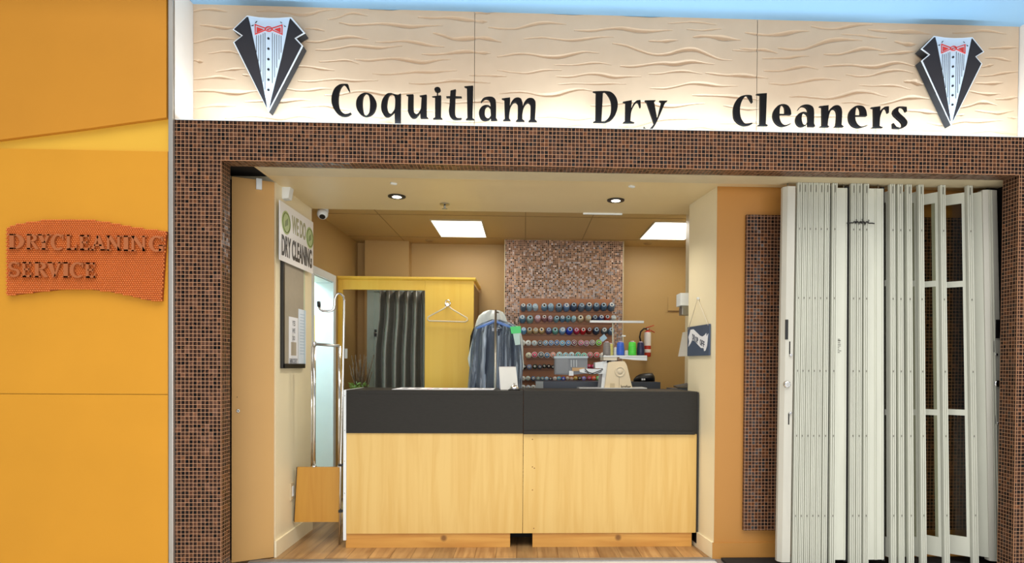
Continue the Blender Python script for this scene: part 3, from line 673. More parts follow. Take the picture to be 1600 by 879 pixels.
# ================================================================== ORANGE WORD PLAQUE
PY = 3.96
M_PLQ = mat('orange_plaque', (208, 112, 44), 0.4, var=0.04); M_PLL = mat('rust_lettering', (166, 92, 46), 0.5, var=0.04)
pq = lambda u, v: (at(u / 4.393, 300 + v / 4.393, PY).x, at(u / 4.393, 300 + v / 4.393, PY).z)
top = [(45,245),(110,222),(200,205),(300,192),(400,187),(500,186),(600,190),(700,200),(800,218),(900,238),(1000,253),(1138,268)]
bot = [(1106,745),(1000,738),(900,712),(800,690),(700,675),(600,665),(500,663),(400,668),(300,678),(200,690),(100,702),(45,706)]
plate = [pq(u, v) for u, v in top + bot]
cp = at(130, 470, PY)
plq = thing('word_plaque', (cp.x, 3.985, cp.z), 'orange dimpled plaque with raised words on the orange left wall', 'sign')
mb = MB().prism(plate, (0, PY + 0.004, 0), X, Z, (0, 0.0212, 0))
obj('back_plate', mb, mat('plaque_gap_shade', (150, 66, 22), 0.6), plq)  # plate darkened: the shade between the dimples is put into its colour
mb = MB()
tu, tv = [p[0] for p in top], [p[1] for p in top]; bu, bv = [p[0] for p in bot[::-1]], [p[1] for p in bot[::-1]]
pu, pv = 15.6, 13.4
r = 0
v = 180
while v < 750:
    u = 45 + (pu / 2 if r % 2 else 0)
    while u < 1142:
        ru = 1138 - (v - 268) / (745 - 268) * 32
        if np.interp(u, tu, tv) - 2 < v < np.interp(u, bu, bv) + 2 and u < ru + 2:
            cx_, cz_ = pq(u, v); rr = 0.0066
            vs = []
            for (q, h) in ((1.0, -0.001), (0.72, 0.006)):
                for k in range(6):
                    a = math.pi / 3 * k
                    vs.append((cx_ + rr * q * math.cos(a), PY + 0.004 - h, cz_ + rr * q * math.sin(a)))
            vs.append((cx_, PY - 0.005, cz_))
            fs = [(k, (k + 1) % 6, 6 + (k + 1) % 6, 6 + k) for k in range(6)] + [(6 + k, 6 + (k + 1) % 6, 12) for k in range(6)]
            mb.add(vs, fs, True)
        u += pu
    v += pv; r += 1
dm = obj('dimples', mb, M_PLQ, plq, fixn=False); dm['kind'] = 'stuff'
def rect(x0, y0, x1, y1): return [(x0, y0), (x1, y0), (x1, y1), (x0, y1)]
def band(cx, cy, ro, ri, a0, a1, n=16):
    A = [math.radians(a0 + (a1 - a0) * k / n) for k in range(n + 1)]
    return [[(cx + ro[0] * math.cos(A[k]), cy + ro[1] * math.sin(A[k])), (cx + ro[0] * math.cos(A[k + 1]), cy + ro[1] * math.sin(A[k + 1])),
             (cx + ri[0] * math.cos(A[k + 1]), cy + ri[1] * math.sin(A[k + 1])), (cx + ri[0] * math.cos(A[k]), cy + ri[1] * math.sin(A[k]))] for k in range(n)]
ST = [rect(.12, 0, .38, 1), rect(0, 0, .5, .09), rect(0, .91, .5, 1)]
EB = ST + [rect(.3, 0, .95, .13), rect(.3, .87, .9, 1), rect(.3, .45, .75, .57), [(.95, 0), (1, .3), (.9, .3), (.8, 0)], [(.9, 1), (.95, .72), (.85, .72), (.75, 1)], rect(.68, .36, .76, .66)]
CB = band(.56, .5, (.56, .52), (.28, .4), 48, 312) + [[(.86, .98), (.96, .98), (.98, .66), (.9, .66)]]
GL = {'D': ST + band(.4, .5, (.6, .5), (.32, .38), -90, 90), 'R': ST + band(.4, .74, (.5, .26), (.24, .15), -90, 90) + [[(.38, .5), (.62, .52), (1.02, .06), (1.02, 0), (.78, 0)]],
      'Y': [[(.05, 1), (.35, 1), (.64, .45), (.38, .42)], [(.76, 1), (.93, 1), (.64, .42), (.5, .5)], rect(.37, 0, .63, .48), rect(-.05, .92, .45, 1), rect(.62, .92, 1.05, 1), rect(.22, 0, .78, .09)],
      'C': CB, 'G': CB + [rect(.72, 0, 1.0, .42), rect(.6, .35, 1.05, .44)], 'L': ST + [rect(.3, 0, .95, .13), [(.95, 0), (1, .34), (.9, .34), (.78, 0)]], 'E': EB,
      'A': [[(.06, 0), (.2, 0), (.55, .9), (.45, 1)], [(.38, 1), (.6, 1), (.98, 0), (.68, 0)], rect(.25, .28, .75, .39), rect(-.05, 0, .32, .08), rect(.56, 0, 1.08, .08)],
      'N': [rect(.1, 0, .25, 1), rect(.78, 0, .93, 1), [(.06, 1), (.35, 1), (.93, .1), (.93, 0), (.8, 0)], rect(-.03, 0, .38, .08), rect(.64, .92, 1.05, 1), rect(-.03, .92, .3, 1)],
      'I': [rect(.2, 0, .8, 1), rect(0, 0, 1, .09), rect(0, .91, 1, 1)], 'V': [[(.04, 1), (.36, 1), (.62, .12), (.5, 0), (.42, 0)], [(.8, 1), (.95, 1), (.58, 0), (.48, .05)], rect(-.05, .92, .48, 1), rect(.64, .92, 1.08, 1)],
      'S': band(.5, .73, (.46, .29), (.22, .16), 30, 270) + band(.5, .27, (.48, .29), (.24, .16), -150, 90) + [[(.82, .98), (.92, .98), (.92, .7), (.84, .7)], [(.08, .02), (.18, .02), (.16, .32), (.06, .32)]]}
for ch, u0, u1, vt, vb in (('D',65,180,290,393),('R',188,275,291,395),('Y',265,362,292,397),('C',360,450,292,400),('L',462,540,295,399),('E',552,630,297,400),('A',632,735,299,402),('N',735,840,301,404),('I',850,900,302,406),('N',903,1012,303,408),('G',1030,1128,304,410),
                            ('S',68,150,480,583),('E',160,230,481,585),('R',242,338,482,586),('V',333,435,482,588),('I',438,488,483,587),('C',490,585,484,589),('E',592,668,486,589)):
    mb = MB()
    for pl in GL[ch]:
        mb.prism([pq(u0 + (u1 - u0) * a, vb + (vt - vb) * b) for a, b in pl], (0, PY - 0.016, 0), X, Z, (0, 0.021, 0))
    obj('raised_letter', mb, M_PLL, plq)

# ================================================================== FOLDED SHUTTER
FY = 4.25
sht = thing('folding_shutter', (at(1390, 600, FY).x, 4.3, 0), 'cream metal accordion shutter folded at the right side of the shop front', 'folding shutter')
stt, stb = 2.611, 0.03
def fan(p, y=FY):
    """x of a shutter line at its head and at its foot: the folded stack hangs slightly fanned out"""
    sh = -9.5 + (p - 1226) * 0.0655
    a, b = at(p, 289, y), at(p + sh, 870, y)
    k = (b.x - a.x) / (a.z - b.z)
    return a.x - k * (stt - a.z), a.x + k * a.z              # at z = stt and at z = 0
def xz(f, z): return f[1] + (f[0] - f[1]) * z / stt
def pillar(mb, prof, z0, z1):
    """prof: list of (fan pair, y); lofted from z0 to z1"""
    n = len(prof)
    vs = [(xz(f, z0), y, z0) for f, y in prof] + [(xz(f, z1), y, z1) for f, y in prof]
    return mb.add(vs, [tuple(range(n)), tuple(range(2 * n - 1, n - 1, -1))] + [(k, k + n, (k + 1) % n + n, (k + 1) % n) for k in range(n)])
def mixf(f, g, t): return (f[0] + (g[0] - f[0]) * t, f[1] + (g[1] - f[1]) * t)
def addf(f, d): return (f[0] + d, f[1] + d)
def post(px0, px1, zb=stb, zt=stt, m=M_SHUT, y=FY, dep=0.03):
    """hinge post: grooved profile with beads"""
    f0, f1 = fan(px0), fan(px1)
    prof = []
    for k in range(3):
        c = lambda t: mixf(f0, f1, (k + t) / 3)
        prof += [(c(.1), y + 0.006), (c(.2), y + 0.001), (c(.5), y), (c(.8), y + 0.001), (c(.9), y + 0.006)]
        if k < 2: prof += [(c(.91), y + 0.02), (c(1.09), y + 0.02)]
    prof += [(f1, y + 0.012), (f1, y + dep), (f0, y + dep), (f0, y + 0.012)]
    mb = pillar(MB(), prof, zb, zt)
    o = obj('hinge_post', mb, m, sht)
    for k in (1, 2):  # dark strips put the groove shade into colour, along with grime
        ga, gb_ = mixf(f0, f1, (k - .085) / 3), mixf(f0, f1, (k + .085) / 3)
        q = obj('groove_shade_line', pillar(MB(), [(ga, y + 0.015), (gb_, y + 0.015), (gb_, y + 0.0205), (ga, y + 0.0205)], zb + .001, zt - .001), M_GROOVE, sht); q.parent = o
    for f in (0.13, 0.34, 0.51, 0.70, 0.88, 0.985):
        z = zb + (zt - zb) * f; hh = 0.024 if f > .9 else 0.006
        x0, x1 = xz(f0, z), xz(f1, z); w = x1 - x0
        rv = MB().box((x0 + w * .42, y - 0.0015, z - hh), (x0 + w * .54, y + 0.002, z + hh))
        q = obj('rivet', rv, M_RIVET, sht); q.parent = o
    return f0, f1
def leaf(fa, ya, fb, yb, glass, zb=0.072, zt=2.572, th=0.014):
    """one folded leaf from its front edge (fa, ya) to its rear edge (fb, yb); three panes or solid"""
    L_ = math.hypot(fb[1] - fa[1], yb - ya)
    n = Vector((yb - ya, -(fb[1] - fa[1]), 0)).normalized() * th
    def slab(mb, s0, s1, z0, z1, k=1.0, o=0.0):
        c = []
        for s_, z in ((s0, z0), (s1, z0), (s1, z1), (s0, z1)):
            t = s_ / L_; c.append(Vector((xz(mixf(fa, fb, t), z), ya + (yb - ya) * t, z)) + n * o)
        mb.hexa(c, n * k)
    mb = MB()
    if not glass:
        slab(mb, 0, L_, zb, zt)
        return obj('leaf', mb, M_SHUT, sht)
    st = min(0.026, L_ * 0.2)
    zr = [zb, 0.205, 1.045, 1.085, 1.93, 1.97, 2.50, zt]
    slab(mb, 0, st, zb, zt); slab(mb, L_ - st, L_, zb, zt)
    for z0, z1 in ((zr[0], zr[1]), (zr[2], zr[3]), (zr[4], zr[5]), (zr[6], zr[7])): slab(mb, st, L_ - st, z0, z1)
    o = obj('leaf', mb, M_SHUT, sht)
    for z0, z1 in ((zr[1], zr[2]), (zr[3], zr[4]), (zr[5], zr[6])):
        g = MB(); slab(g, st, L_ - st, z0, z1, 0.3, 0.35)
        q = obj('glass_pane', g, M_GLASS, sht); q.parent = o
    return o
RY = 4.415
posts = [(1246.5, 1254), (1254.8, 1262.5), (1263.2, 1271), (1271.8, 1279.5), (1280.2, 1288), (1289.5, 1297.5), (1301, 1309.5), (1330.5, 1338.5), (1339.5, 1348), (1350.5, 1358.5), (1391, 1399.5), (1403, 1411.5), (1417, 1425.5), (1435.5, 1444), (1469.5, 1478), (1511.5, 1520.5)]
PX = [post(a, b) for a, b in posts]
for i in range(len(PX) - 1):
    fa = addf(PX[i + 1][0], 0.006); fb = addf(PX[i][1], 0.004)
    if i < 10:
        if posts[i][1] not in (1309.5, 1358.5, 1297.5, 1338.5, 1348): leaf(addf(PX[i + 1][0], 0.004), FY + 0.07, addf(PX[i][1], -0.01), RY, False)
        continue
    leaf(fa, FY + 0.026, fb, RY, True)
    if i < 12: leaf(addf(PX[i][1], -0.008), FY + 0.026, addf(fb, -0.004), RY, True)
# flat faced leaves between the post groups
def flat(pa, pb, y, grooves=()):
    mb = pillar(MB(), [(fan(pa), y), (fan(pb), y), (fan(pb), y + 0.018), (fan(pa), y + 0.018)], 0.062, 2.582)
    o = obj('leaf', mb, M_SHUT, sht)
    for g in grooves:
        q = obj('bead', pillar(MB(), [(fan(g - .8), y), (fan(g - .4), y - 0.005), (fan(g + .4), y - 0.005), (fan(g + .8), y)], 0.062, 2.582), M_SHUT, sht); q.parent = o
    return o
f1 = flat(1310, 1325.5, FY + 0.012, (1323.5,))
flat(1358.8, 1382, FY + 0.012, (1368.5, 1371, 1379.5))
leaf(addf(PX[10][0], 0.004), FY + 0.026, addf(PX[10][0], -0.03), RY, True)
for a, b in ((1296, 1302), (1324.5, 1331.5), (1347, 1352), (1381, 1386)):  # black strips paint in the shade of the gaps between the posts
    obj('gap_shade_strip', pillar(MB(), [(fan(a), FY + 0.032), (fan(b), FY + 0.032), (fan(b), FY + 0.045), (fan(a), FY + 0.045)], 0.045, 2.6), M_BLACKM, sht)
# solid end leaf at the right and the two lock posts
leaf(fan(1537), FY + 0.02, fan(1521), FY + 0.10, False, 0.07, 2.575)
def lock_post(p0, p1, pe, hand):
    f = [fan(p) for p in (p0, pe, p1)]
    if hand < 0: pr = [(f[0], FY + 0.03), (f[1], FY), (f[2], FY), (f[2], FY + 0.05), (f[0], FY + 0.06)]
    else: pr = [(f[0], FY + 0.012), (f[1], FY), (f[2], FY + 0.012), (f[2], FY + 0.07), (f[0], FY + 0.06)]
    return obj('lock_post', pillar(MB(), pr, 0.05, 2.585), M_SHUTG, sht)
lp = lock_post(1226, 1243, 1231, -1)
def stud(x, z, r, parent, m=M_CHROME, name='knob', y=FY, l=0.012):
    o = obj(name, MB().lathe([(r, 0), (r, l * .6), (r * .7, l)], (x, y + 0.001, z), (0, -1, 0), 14), m, sht); o.parent = parent; return o
zp = lambda py, px=1230: at(px, py, FY).z
for nm, m, a, b, y0, y1 in (('pull_handle', M_BLACK, 1227, 1231.5, 499, 530), ('bolt_slot', M_BLACKM, 1233, 1235, 533, 553), ('bolt_slot', M_BLACKM, 1231.5, 1233.5, 645, 663)):
    o = obj(nm, MB().box((at(a, y0, FY).x, FY - 0.004 if m is M_BLACK else FY - 0.001, zp(y1)), (at(b, y0, FY).x, FY + 0.012, zp(y0)), 0.0015), m, sht); o.parent = lp
stud(at(1235.3, 554.5, FY).x, zp(554.5), 0.011, lp); stud(at(1234.6, 645, FY).x, zp(645), 0.011, lp)
lc = stud(at(1229.3, 600, FY).x, zp(600), 0.024, lp, M_CHROME, 'lock_cylinder', l=0.02)
obj('key_way', MB().lathe([(0.011, 0), (0.011, 0.003)], (at(1229.3, 600, FY).x, FY - 0.0185, zp(600)), (0, -1, 0), 12), M_STEEL, sht).parent = lp
rp = lock_post(1537, 1559.5, 1543.5, 1)
for px in (1545.5, 1549.5):
    obj('bead', pillar(MB(), [(fan(px - .8), FY + 0.01), (fan(px - .4), FY - 0.002), (fan(px + .4), FY - 0.002), (fan(px + .8), FY + 0.01)], 0.05, 2.58), M_SHUT, sht).parent = rp
zq = lambda py: at(1556, py, FY).z
for nm, m, a, b, y0, y1 in (('pull_handle', M_BLACK, 1557, 1563, 499, 528), ('bolt_slot', M_BLACKM, 1553.5, 1555.3, 532, 550), ('bolt_slot', M_BLACKM, 1556.2, 1558, 643, 662)):
    o = obj(nm, MB().box((at(a, y0, FY).x, FY + 0.002, zq(y1)), (at(b, y0, FY).x, FY + 0.03, zq(y0)), 0.0015), m, sht); o.parent = rp
stud(at(1558, 553.5, FY).x, zq(553.5), 0.011, rp, y=FY + 0.012); stud(at(1561, 661, FY).x, zq(661), 0.011, rp, y=FY + 0.012)
stud(at(1559, 599, FY).x, zq(599), 0.024, rp, M_CHROME, 'lock_cylinder', y=FY + 0.012, l=0.02)
for p in (1231, 1318, 1372): # hanger pins in the track
    obj('hanger_pin', MB().tube([(at(p, 290, FY + .03).x, FY + 0.03, 2.55), (at(p, 290, FY + .03).x, FY + 0.03, 2.615)], 0.004, 8), M_STEEL, sht)
# worn sticker on the flat leaf
mb = MB()
random.seed(3)
for k in range(9):
    z = at(1313, 530 + k * 2.6, FY).z; w = random.uniform(0.008, 0.026)
    mb.box((at(1310.5, 540, FY).x, FY + 0.0105, z), (at(1310.5, 540, FY).x + w, FY + 0.0125, z + (0.008 if k == 1 else 0.004)))
obj('sticker_print', mb, mat('faded_print', (90, 88, 80), 0.6), sht).parent = f1
# black wire wound round the posts
zw = at(1345, 347.5, FY).z
pts = []
for k in range(60):
    t = k / 59; px = 1323 + t * 43
    pts.append((at(px, 347, FY).x, FY - 0.006 + 0.003 * math.sin(t * 40), zw + (0.006 * math.sin(t * 55) if 0.25 < t < 0.75 else 0.012 * (t - 0.5) * (1 if t < .5 else -1)) ))
mb = MB().tube(pts, 0.004, 6)
for px, dz in ((1336, 0.02), (1340, -0.018), (1345, 0.022), (1349, -0.02), (1355, 0.018)):
    x = at(px, 347, FY).x; mb.tube([(x, FY - 0.007, zw - 0.002), (x + 0.006, FY - 0.012, zw + dz * .6), (x + 0.003, FY - 0.01, zw + dz)], 0.0025, 6)
tag(obj('wire_tie', mb, M_BLACK), 'black twisted wire tied across the shutter posts near their tops', 'wire tie')

# ================================================================== COUNTER
CYF = 4.80
cz = at(700, 609.5, CYF).z; cx0, cx1 = at(541, 700, CYF).x, 1.309; cm = at(817.3, 720, CYF).x
CB_ = 5.36
zf = at(700, 676.5, CYF).z; zb_ = at(700, 833, CYF).z
def counter(x0, x1, right):
    t = thing('counter_unit', ((x0 + x1) / 2, (CYF + CB_) / 2, 0), ('right' if right else 'left') + ' half of the service counter, maple front under a charcoal band' + (' with a grooved rail' if right else ''), 'counter', 'halves of the service counter')
    g = 0.0015
    if right: obj('top', MB().prism([(x0 + g, CYF - 0.01), (x1 - g, CYF - 0.01), (1.287, 5.02), (1.287, CB_), (x0 + g, CB_)], (0, 0, cz - 0.03), X, Y_, (0, 0, 0.03)), M_CTOP, t)
    else: obj('top', MB().box((x0 + g, CYF - 0.01, cz - 0.03), (x1 - g, CB_, cz), 0.003), M_CTOP, t)
    mb = MB().box((x0 + g, CYF - 0.01, zf), (x1 - g, CYF + 0.02, cz - 0.0295), 0.002)
    if right:
        mb.box((x0 + g, CYF - 0.022, zf - 0.004), (x1 - 0.02, CYF - 0.005, zf + 0.022), 0.004)
    obj('fascia_band', mb, M_CTOP, t)
    obj('front_panel', MB().box((x0 + g, CYF, zb_), (x1 - g, CYF + 0.02, zf), 0.002), M_MAPLE, t)
    if right: obj('plinth', MB().box((at(832, 840, CYF).x, CYF + 0.012, 0), (x1 - 0.03, CYF + 0.05, zb_ - 0.001), 0.002), M_PINE, t, 'knotty pine plinth')
    else: obj('plinth', MB().box((x0 - 0.005, CYF + 0.012, 0), (at(797, 840, CYF).x, CYF + 0.05, zb_ - 0.001), 0.002), M_PINE, t, 'knotty pine plinth')
    obj('back_panel', MB().box((x0 + g, CB_ - 0.03, 0), (min(x1, 1.287) - g, CB_ - 0.01, cz - 0.031)), M_BLACKM, t)
    if not right:
        obj('end_panel', MB().box((x0 - 0.022, CYF + 0.0, 0.06), (x0 + 0.0005, CB_ - 0.01, cz - 0.001), 0.002), M_WHITE, t, 'white end panel')
        for py in (618, 672, 720, 770):
            obj('screw', MB().lathe([(0.004, 0), (0.003, 0.002)], (x0 - 0.012, CYF, at(538, py, CYF).z), (0, -1, 0), 10), M_STEEL, t)
    else:
        obj('end_panel', MB().hexa([(x1, CYF - 0.008, 0.03), (1.287, 5.02, 0.03), (1.287, 5.02, cz - 0.004), (x1, CYF - 0.008, cz - 0.004)], (0.009, 0, 0)), M_BLACK, t, 'black end panel')
        for px, py in ((832, 686), (832, 729), (835, 731), (832, 765), (834, 825)):
            obj('screw', MB().lathe([(0.0045, 0), (0.003, 0.002)], (at(px, py, CYF).x, CYF, at(px, py, CYF).z), (0, -1, 0), 10), mat('rusty_screw', (150, 100, 50), 0.6), t)
    return t
counter(cx0, cm, False); counter(cm, cx1, True)
struct('trim_11', MB().box((at(800, 840, CYF).x - 0.02, CYF + 0.3, 0), (at(830, 840, CYF).x + 0.02, CYF + 0.32, zb_)), M_BLACKM)

# --- on the counter
M_PAPER = mat('white_paper', (236, 238, 244), 0.5, var=0.02); M_INK = mat('grey_print', (120, 122, 130), 0.6); M_PINK = mat('pink_print', (226, 150, 165), 0.6)
def flatq(name, quad, th, m, label, cat, group=None):
    pts = [atz(px, py, cz) for px, py in quad]
    mb = MB().hexa([p + Z * 0.0005 for p in pts], (0, 0, th))
    return tag(obj(name, mb, m), label, cat, group)
def sheet(name, px0, px1, y0, y1, label, marks, z0=0.0):
    t = thing(name, ((at(px0, 606, y0).x + at(px1, 606, y0).x) / 2, (y0 + y1) / 2, cz + z0), label, 'notice', 'laminated notices on the counter')
    xa, xb = at(px0, 606, y0).x, at(px1, 606, y0).x
    obj('sheet', MB().box((xa, y0, cz + z0 + 0.0004), (xb, y1, cz + z0 + 0.003)), M_PAPER, t)
    for (a, b, c, d, m) in marks:
        obj('print', MB().box((xa + (xb - xa) * a, y0 + (y1 - y0) * c, cz + z0 + 0.003), (xa + (xb - xa) * b, y0 + (y1 - y0) * d, cz + z0 + 0.0036)), m, t)
sheet('notice_sheet', 612, 664, 4.90, 5.28, 'white laminated notice with grey print, nearest the left end of counter', [(.2, .36, .3, .7, M_INK), (.58, .75, .3, .7, M_INK)])
sheet('notice_sheet', 664, 742, 4.90, 5.24, 'long white notice with pink edge in the middle of the sheets', [(.02, .05, .1, .9, M_PINK), (.12, .22, .4, .6, M_INK), (.3, .4, .4, .6, M_PINK), (.5, .9, .45, .55, M_INK)])
sheet('notice_sheet', 743, 771, 4.92, 5.22, 'small white notice sheet just left of the standing tent card', [(.1, .3, .4, .6, M_INK), (.4, .8, .45, .6, M_INK)])
# tent card
a, b, c, d = at(782, 608, 4.97), at(810, 608.5, 4.97), at(806, 573, 5.04), at(779.5, 573, 5.04)
for q in (a, b): q.z = cz + 0.0006
tc_ = thing('tent_card', ((a.x + b.x) / 2, 5.03, cz), 'white blank tent card standing on the counter beside the bell', 'card')
e, f = Vector((a.x - 0.015, 5.12, cz + 0.0006)), Vector((b.x - 0.01, 5.12, cz + 0.0006))
obj('front_leaf', MB().hexa([a, b, c, d], (0, 0.003, 0)), mat('grey_white_card', (212, 212, 206), 0.5), tc_)
obj('rear_leaf', MB().hexa([e, f, c + Vector((0, .004, 0)), d + Vector((0, .004, 0))], (0, 0.003, 0)), mat('lilac_paper', (200, 204, 226), 0.5), tc_)
obj('fold_binding', MB().tube([d + Vector((0, .003, 0.001)), c + Vector((0, .003, 0.001))], 0.003, 8), mat('grey_binding', (170, 160, 158), 0.6), tc_)
# bell
bp = at(803.5, 608, 4.875); bp.z = cz
bell = thing('service_bell', bp, 'chrome service bell with black base on the counter', 'bell')
obj('base', MB().lathe([(0.047, 0), (0.047, 0.006), (0.04, 0.009)], bp + Z * 0.0005, (0, 0, 1), 24), M_BLACK, bell)
obj('dome', MB().lathe([(0.036, 0.010), (0.036, 0.014), (0.033, 0.024), (0.025, 0.034), (0.012, 0.040), (0.004, 0.041)], bp, (0, 0, 1), 24), M_CHROME, bell)
obj('button', MB().lathe([(0.004, 0.04), (0.004, 0.05), (0.007, 0.051), (0.006, 0.056), (0.002, 0.057)], bp, (0, 0, 1), 14), M_CHROME, bell)

# ================================================================== ENTRY, LEFT SIDE
# swing gate with chrome frame
GY = 4.93
g0, g1 = at(463, 729, GY), at(531, 729, GY); gb = at(500, 815, GY).z; gt = at(500, 729.5, GY).z
gate = thing('swing_gate', ((g0.x + g1.x) / 2, GY, 0), 'low honey board gate with tall chrome frame left of the counter', 'gate')
obj('board', MB().hexa([(at(460, 815, GY).x, GY, gb), (g1.x, GY, gb), (g1.x, GY, gt), (at(464.5, 729, GY).x, GY, gt)], (0, 0.03, 0)), M_GATE, gate)
obj('edge_strip', MB().hexa([(at(460, 815, GY).x - 0.006, GY + 0.001, gb), (at(460, 815, GY).x - 0.0005, GY + 0.001, gb), (at(464.5, 729, GY).x - 0.0005, GY + 0.001, gt), (at(464.5, 729, GY).x - 0.006, GY + 0.001, gt)], (0, 0.028, 0)), M_BLACK, gate)
zt_ = at(488, 534, GY).z
xl, xr = at(490, 600, GY).x, at(529.5, 600, GY).x
obj('upright', MB().tube([(xl, GY + 0.015, gt - 0.01), (xl, GY + 0.015, zt_)], 0.012, 12), M_CHROME, gate)
obj('upright', MB().tube([(xl - 0.024, GY + 0.03, gt - 0.01), (xl - 0.024, GY + 0.03, zt_ - 0.03)], 0.006, 10), M_CHROME, gate)
obj('upright', MB().tube([(xr, GY + 0.015, gt - 0.01), (xr, GY + 0.015, at(530, 540, GY).z)], 0.012, 12), M_CHROME, gate)
obj('cross_bar', MB().tube([(xl, GY + 0.015, at(488, 537, GY).z), (xr, GY + 0.015, at(530, 540, GY).z)], 0.011, 12), M_STEEL, gate)
obj('finial', MB().lathe([(0.016, 0), (0.016, 0.03), (0.01, 0.036)], (xl, GY + 0.015, zt_ - 0.03), (0, 0, 1), 14), M_CHROME, gate)
for x in (xl, xr): obj('socket', MB().lathe([(0.018, 0), (0.018, 0.012)], (x, GY + 0.015, gt - 0.002), (0, 0, 1), 14), M_CHROME, gate)
# S-hook pole
HY = 4.905
hx = at(535.5, 600, HY).x
pole = thing('hook_pole', (hx, HY, 0), 'slim chrome pole with S-shaped hook top beside the counter end', 'hanging pole')
pp = [Vector((hx - 0.02, HY, 0.0)), Vector((hx - 0.014, HY, 0.6)), Vector((hx, HY, 1.2)), at(537.5, 500, HY), at(538, 470, HY), at(537, 463, HY), at(533, 459, HY), at(529, 458, HY), at(526, 460, HY), at(523.5, 466, HY), at(523, 476, HY), at(522, 482, HY), at(518, 485.5, HY), at(512, 486, HY), at(504, 485.5, HY), at(500, 483, HY), at(498.5, 478, HY)]
obj('tube', MB().tube(pp, 0.009, 10), M_CHROME, pole)
obj('end_cap', MB().tube([at(498.4, 479, HY), at(498, 470.5, HY)], 0.013, 10), M_BLACK, pole)
for py in (728, 800): obj('clip', MB().box((hx - 0.028, HY - 0.012, at(532, py, HY).z), (hx + 0.002, HY + 0.012, at(532, py - 4, HY).z), 0.002), M_BLACK, pole)

# dry cleaning banner on the left wall
BX = WLX + 0.027
def wl(px, py, x=BX): return atx(px, py, x)
q = [wl(430.5, 403.5), wl(487, 427), wl(489.5, 348), wl(432, 309.5)]
y0 = (q[0].y + q[3].y) / 2; y1 = (q[1].y + q[2].y) / 2; z0 = (q[0].z + q[1].z) / 2; z1 = (q[2].z + q[3].z) / 2
y0 = max(y0, 4.585)
ban = thing('banner_sign', (BX, (y0 + y1) / 2, z0), 'white sign for dry cleaning with black capitals on the left wall', 'sign')
obj('panel', MB().box((BX, y0, z0), (BX + 0.006, y1, z1), 0.001), mat('gloss_white_board', (248, 250, 254), 0.25, var=0.01), ban)
BL, BH = y1 - y0, z1 - z0
mb = MB(); put_text(mb, 'DRY CLEANING', (BX + 0.006, y0 + BL * 0.05, z0 + BH * 0.09), Y_, Z, BL * 0.90, BH * 0.36, (0.0015, 0, 0), 0.03)
obj('wording', mb, M_BLACK, ban)
mb = MB(); put_text(mb, 'WE DO', (BX + 0.006, y0 + BL * 0.33, z0 + BH * 0.56), Y_, Z, BL * 0.42, BH * 0.32, (0.0015, 0, 0), 0.03)
obj('wording', mb, mat('olive_print', (150, 150, 105), 0.35), ban)
for f_, zc in ((0.17, 0.68), (0.88, 0.66)):
    o = obj('round_badge', MB().lathe([(0.085, 0), (0.085, 0.0015)], (BX + 0.006, y0 + BL * f_, z0 + BH * zc), (1, 0, 0), 28), mat('green_badge', (176, 196, 130), 0.4), ban)
    u = obj('badge_ring', MB().tube([(BX + 0.008, y0 + BL * f_ + 0.07 * math.cos(a * .3142), z0 + BH * zc + 0.07 * math.sin(a * .3142)) for a in range(20)], 0.004, 6, True), mat('badge_green_dark', (120, 140, 70), 0.4), ban); u.parent = o
    u = obj('badge_leaf', MB().hexa([(BX + 0.0075, y0 + BL * f_ - 0.03, z0 + BH * zc - 0.035), (BX + 0.0075, y0 + BL * f_ + 0.03, z0 + BH * zc - 0.01), (BX + 0.0075, y0 + BL * f_ + 0.035, z0 + BH * zc + 0.04), (BX + 0.0075, y0 + BL * f_ - 0.02, z0 + BH * zc + 0.01)], (0.001, 0, 0)), mat('badge_green_dark', (120, 140, 70), 0.4), ban); u.parent = o
# framed notice board
nb0, nb1 = wl(443.5, 577).y, wl(478, 572).y; nz0 = (wl(443.5, 577).z + wl(478, 573).z) / 2; nz1 = wl(443.5, 400).z
nbd = thing('notice_board', (WLX, (nb0 + nb1) / 2, nz0), 'black framed grey notice board under the white sign', 'notice board')
FX = WLX + 0.001
obj('backing', MB().box((FX, nb0 + 0.02, nz0 + 0.02), (FX + 0.010, nb1 - 0.01, nz1 - 0.02)), mat('grey_felt', (165, 156, 140), 0.5), nbd)
for nm, aa, bb in (('frame_side', (nb0, nz0), (nb0 + 0.028, nz1)), ('frame_rail', (nb0, nz0), (nb1, nz0 + 0.034)), ('frame_rail', (nb0, nz1 - 0.03), (nb1, nz1))):
    obj(nm, MB().box((FX, aa[0], aa[1]), (FX + 0.022, bb[0], bb[1]), 0.002), M_BLACK, nbd)
obj('cover_edge', MB().box((FX, nb1 - 0.004, nz0 + 0.034), (FX + 0.018, nb1, nz1 - 0.03)), M_ACRYL, nbd)
n1 = (wl(449, 494, FX), wl(463, 570, FX)); n2 = (wl(464, 482, FX), wl(475.5, 569, FX))
def poster(lab, A, lines, m=M_PAPER):
    ya, yb = A[0].y, A[1].y; za, zb2 = A[1].z, A[0].z
    t = thing('poster', (FX + 0.012, (ya + yb) / 2, za), lab, 'poster', 'papers on the notice board')
    obj('paper', MB().box((FX + 0.0105, ya, za), (FX + 0.0122, yb, zb2)), m, t)
    for (txt, f0, f1, g0, g1, mm) in lines:
        mb = MB()
        if txt: put_text(mb, txt, (FX + 0.0122, ya + (yb - ya) * f0, za + (zb2 - za) * g0), Y_, Z, (yb - ya) * (f1 - f0), (zb2 - za) * (g1 - g0), (0.0008, 0, 0), 0.02)
        else: mb.box((FX + 0.0122, ya + (yb - ya) * f0, za + (zb2 - za) * g0), (FX + 0.013, ya + (yb - ya) * f1, za + (zb2 - za) * g1))
        obj('print', mb, mm, t)
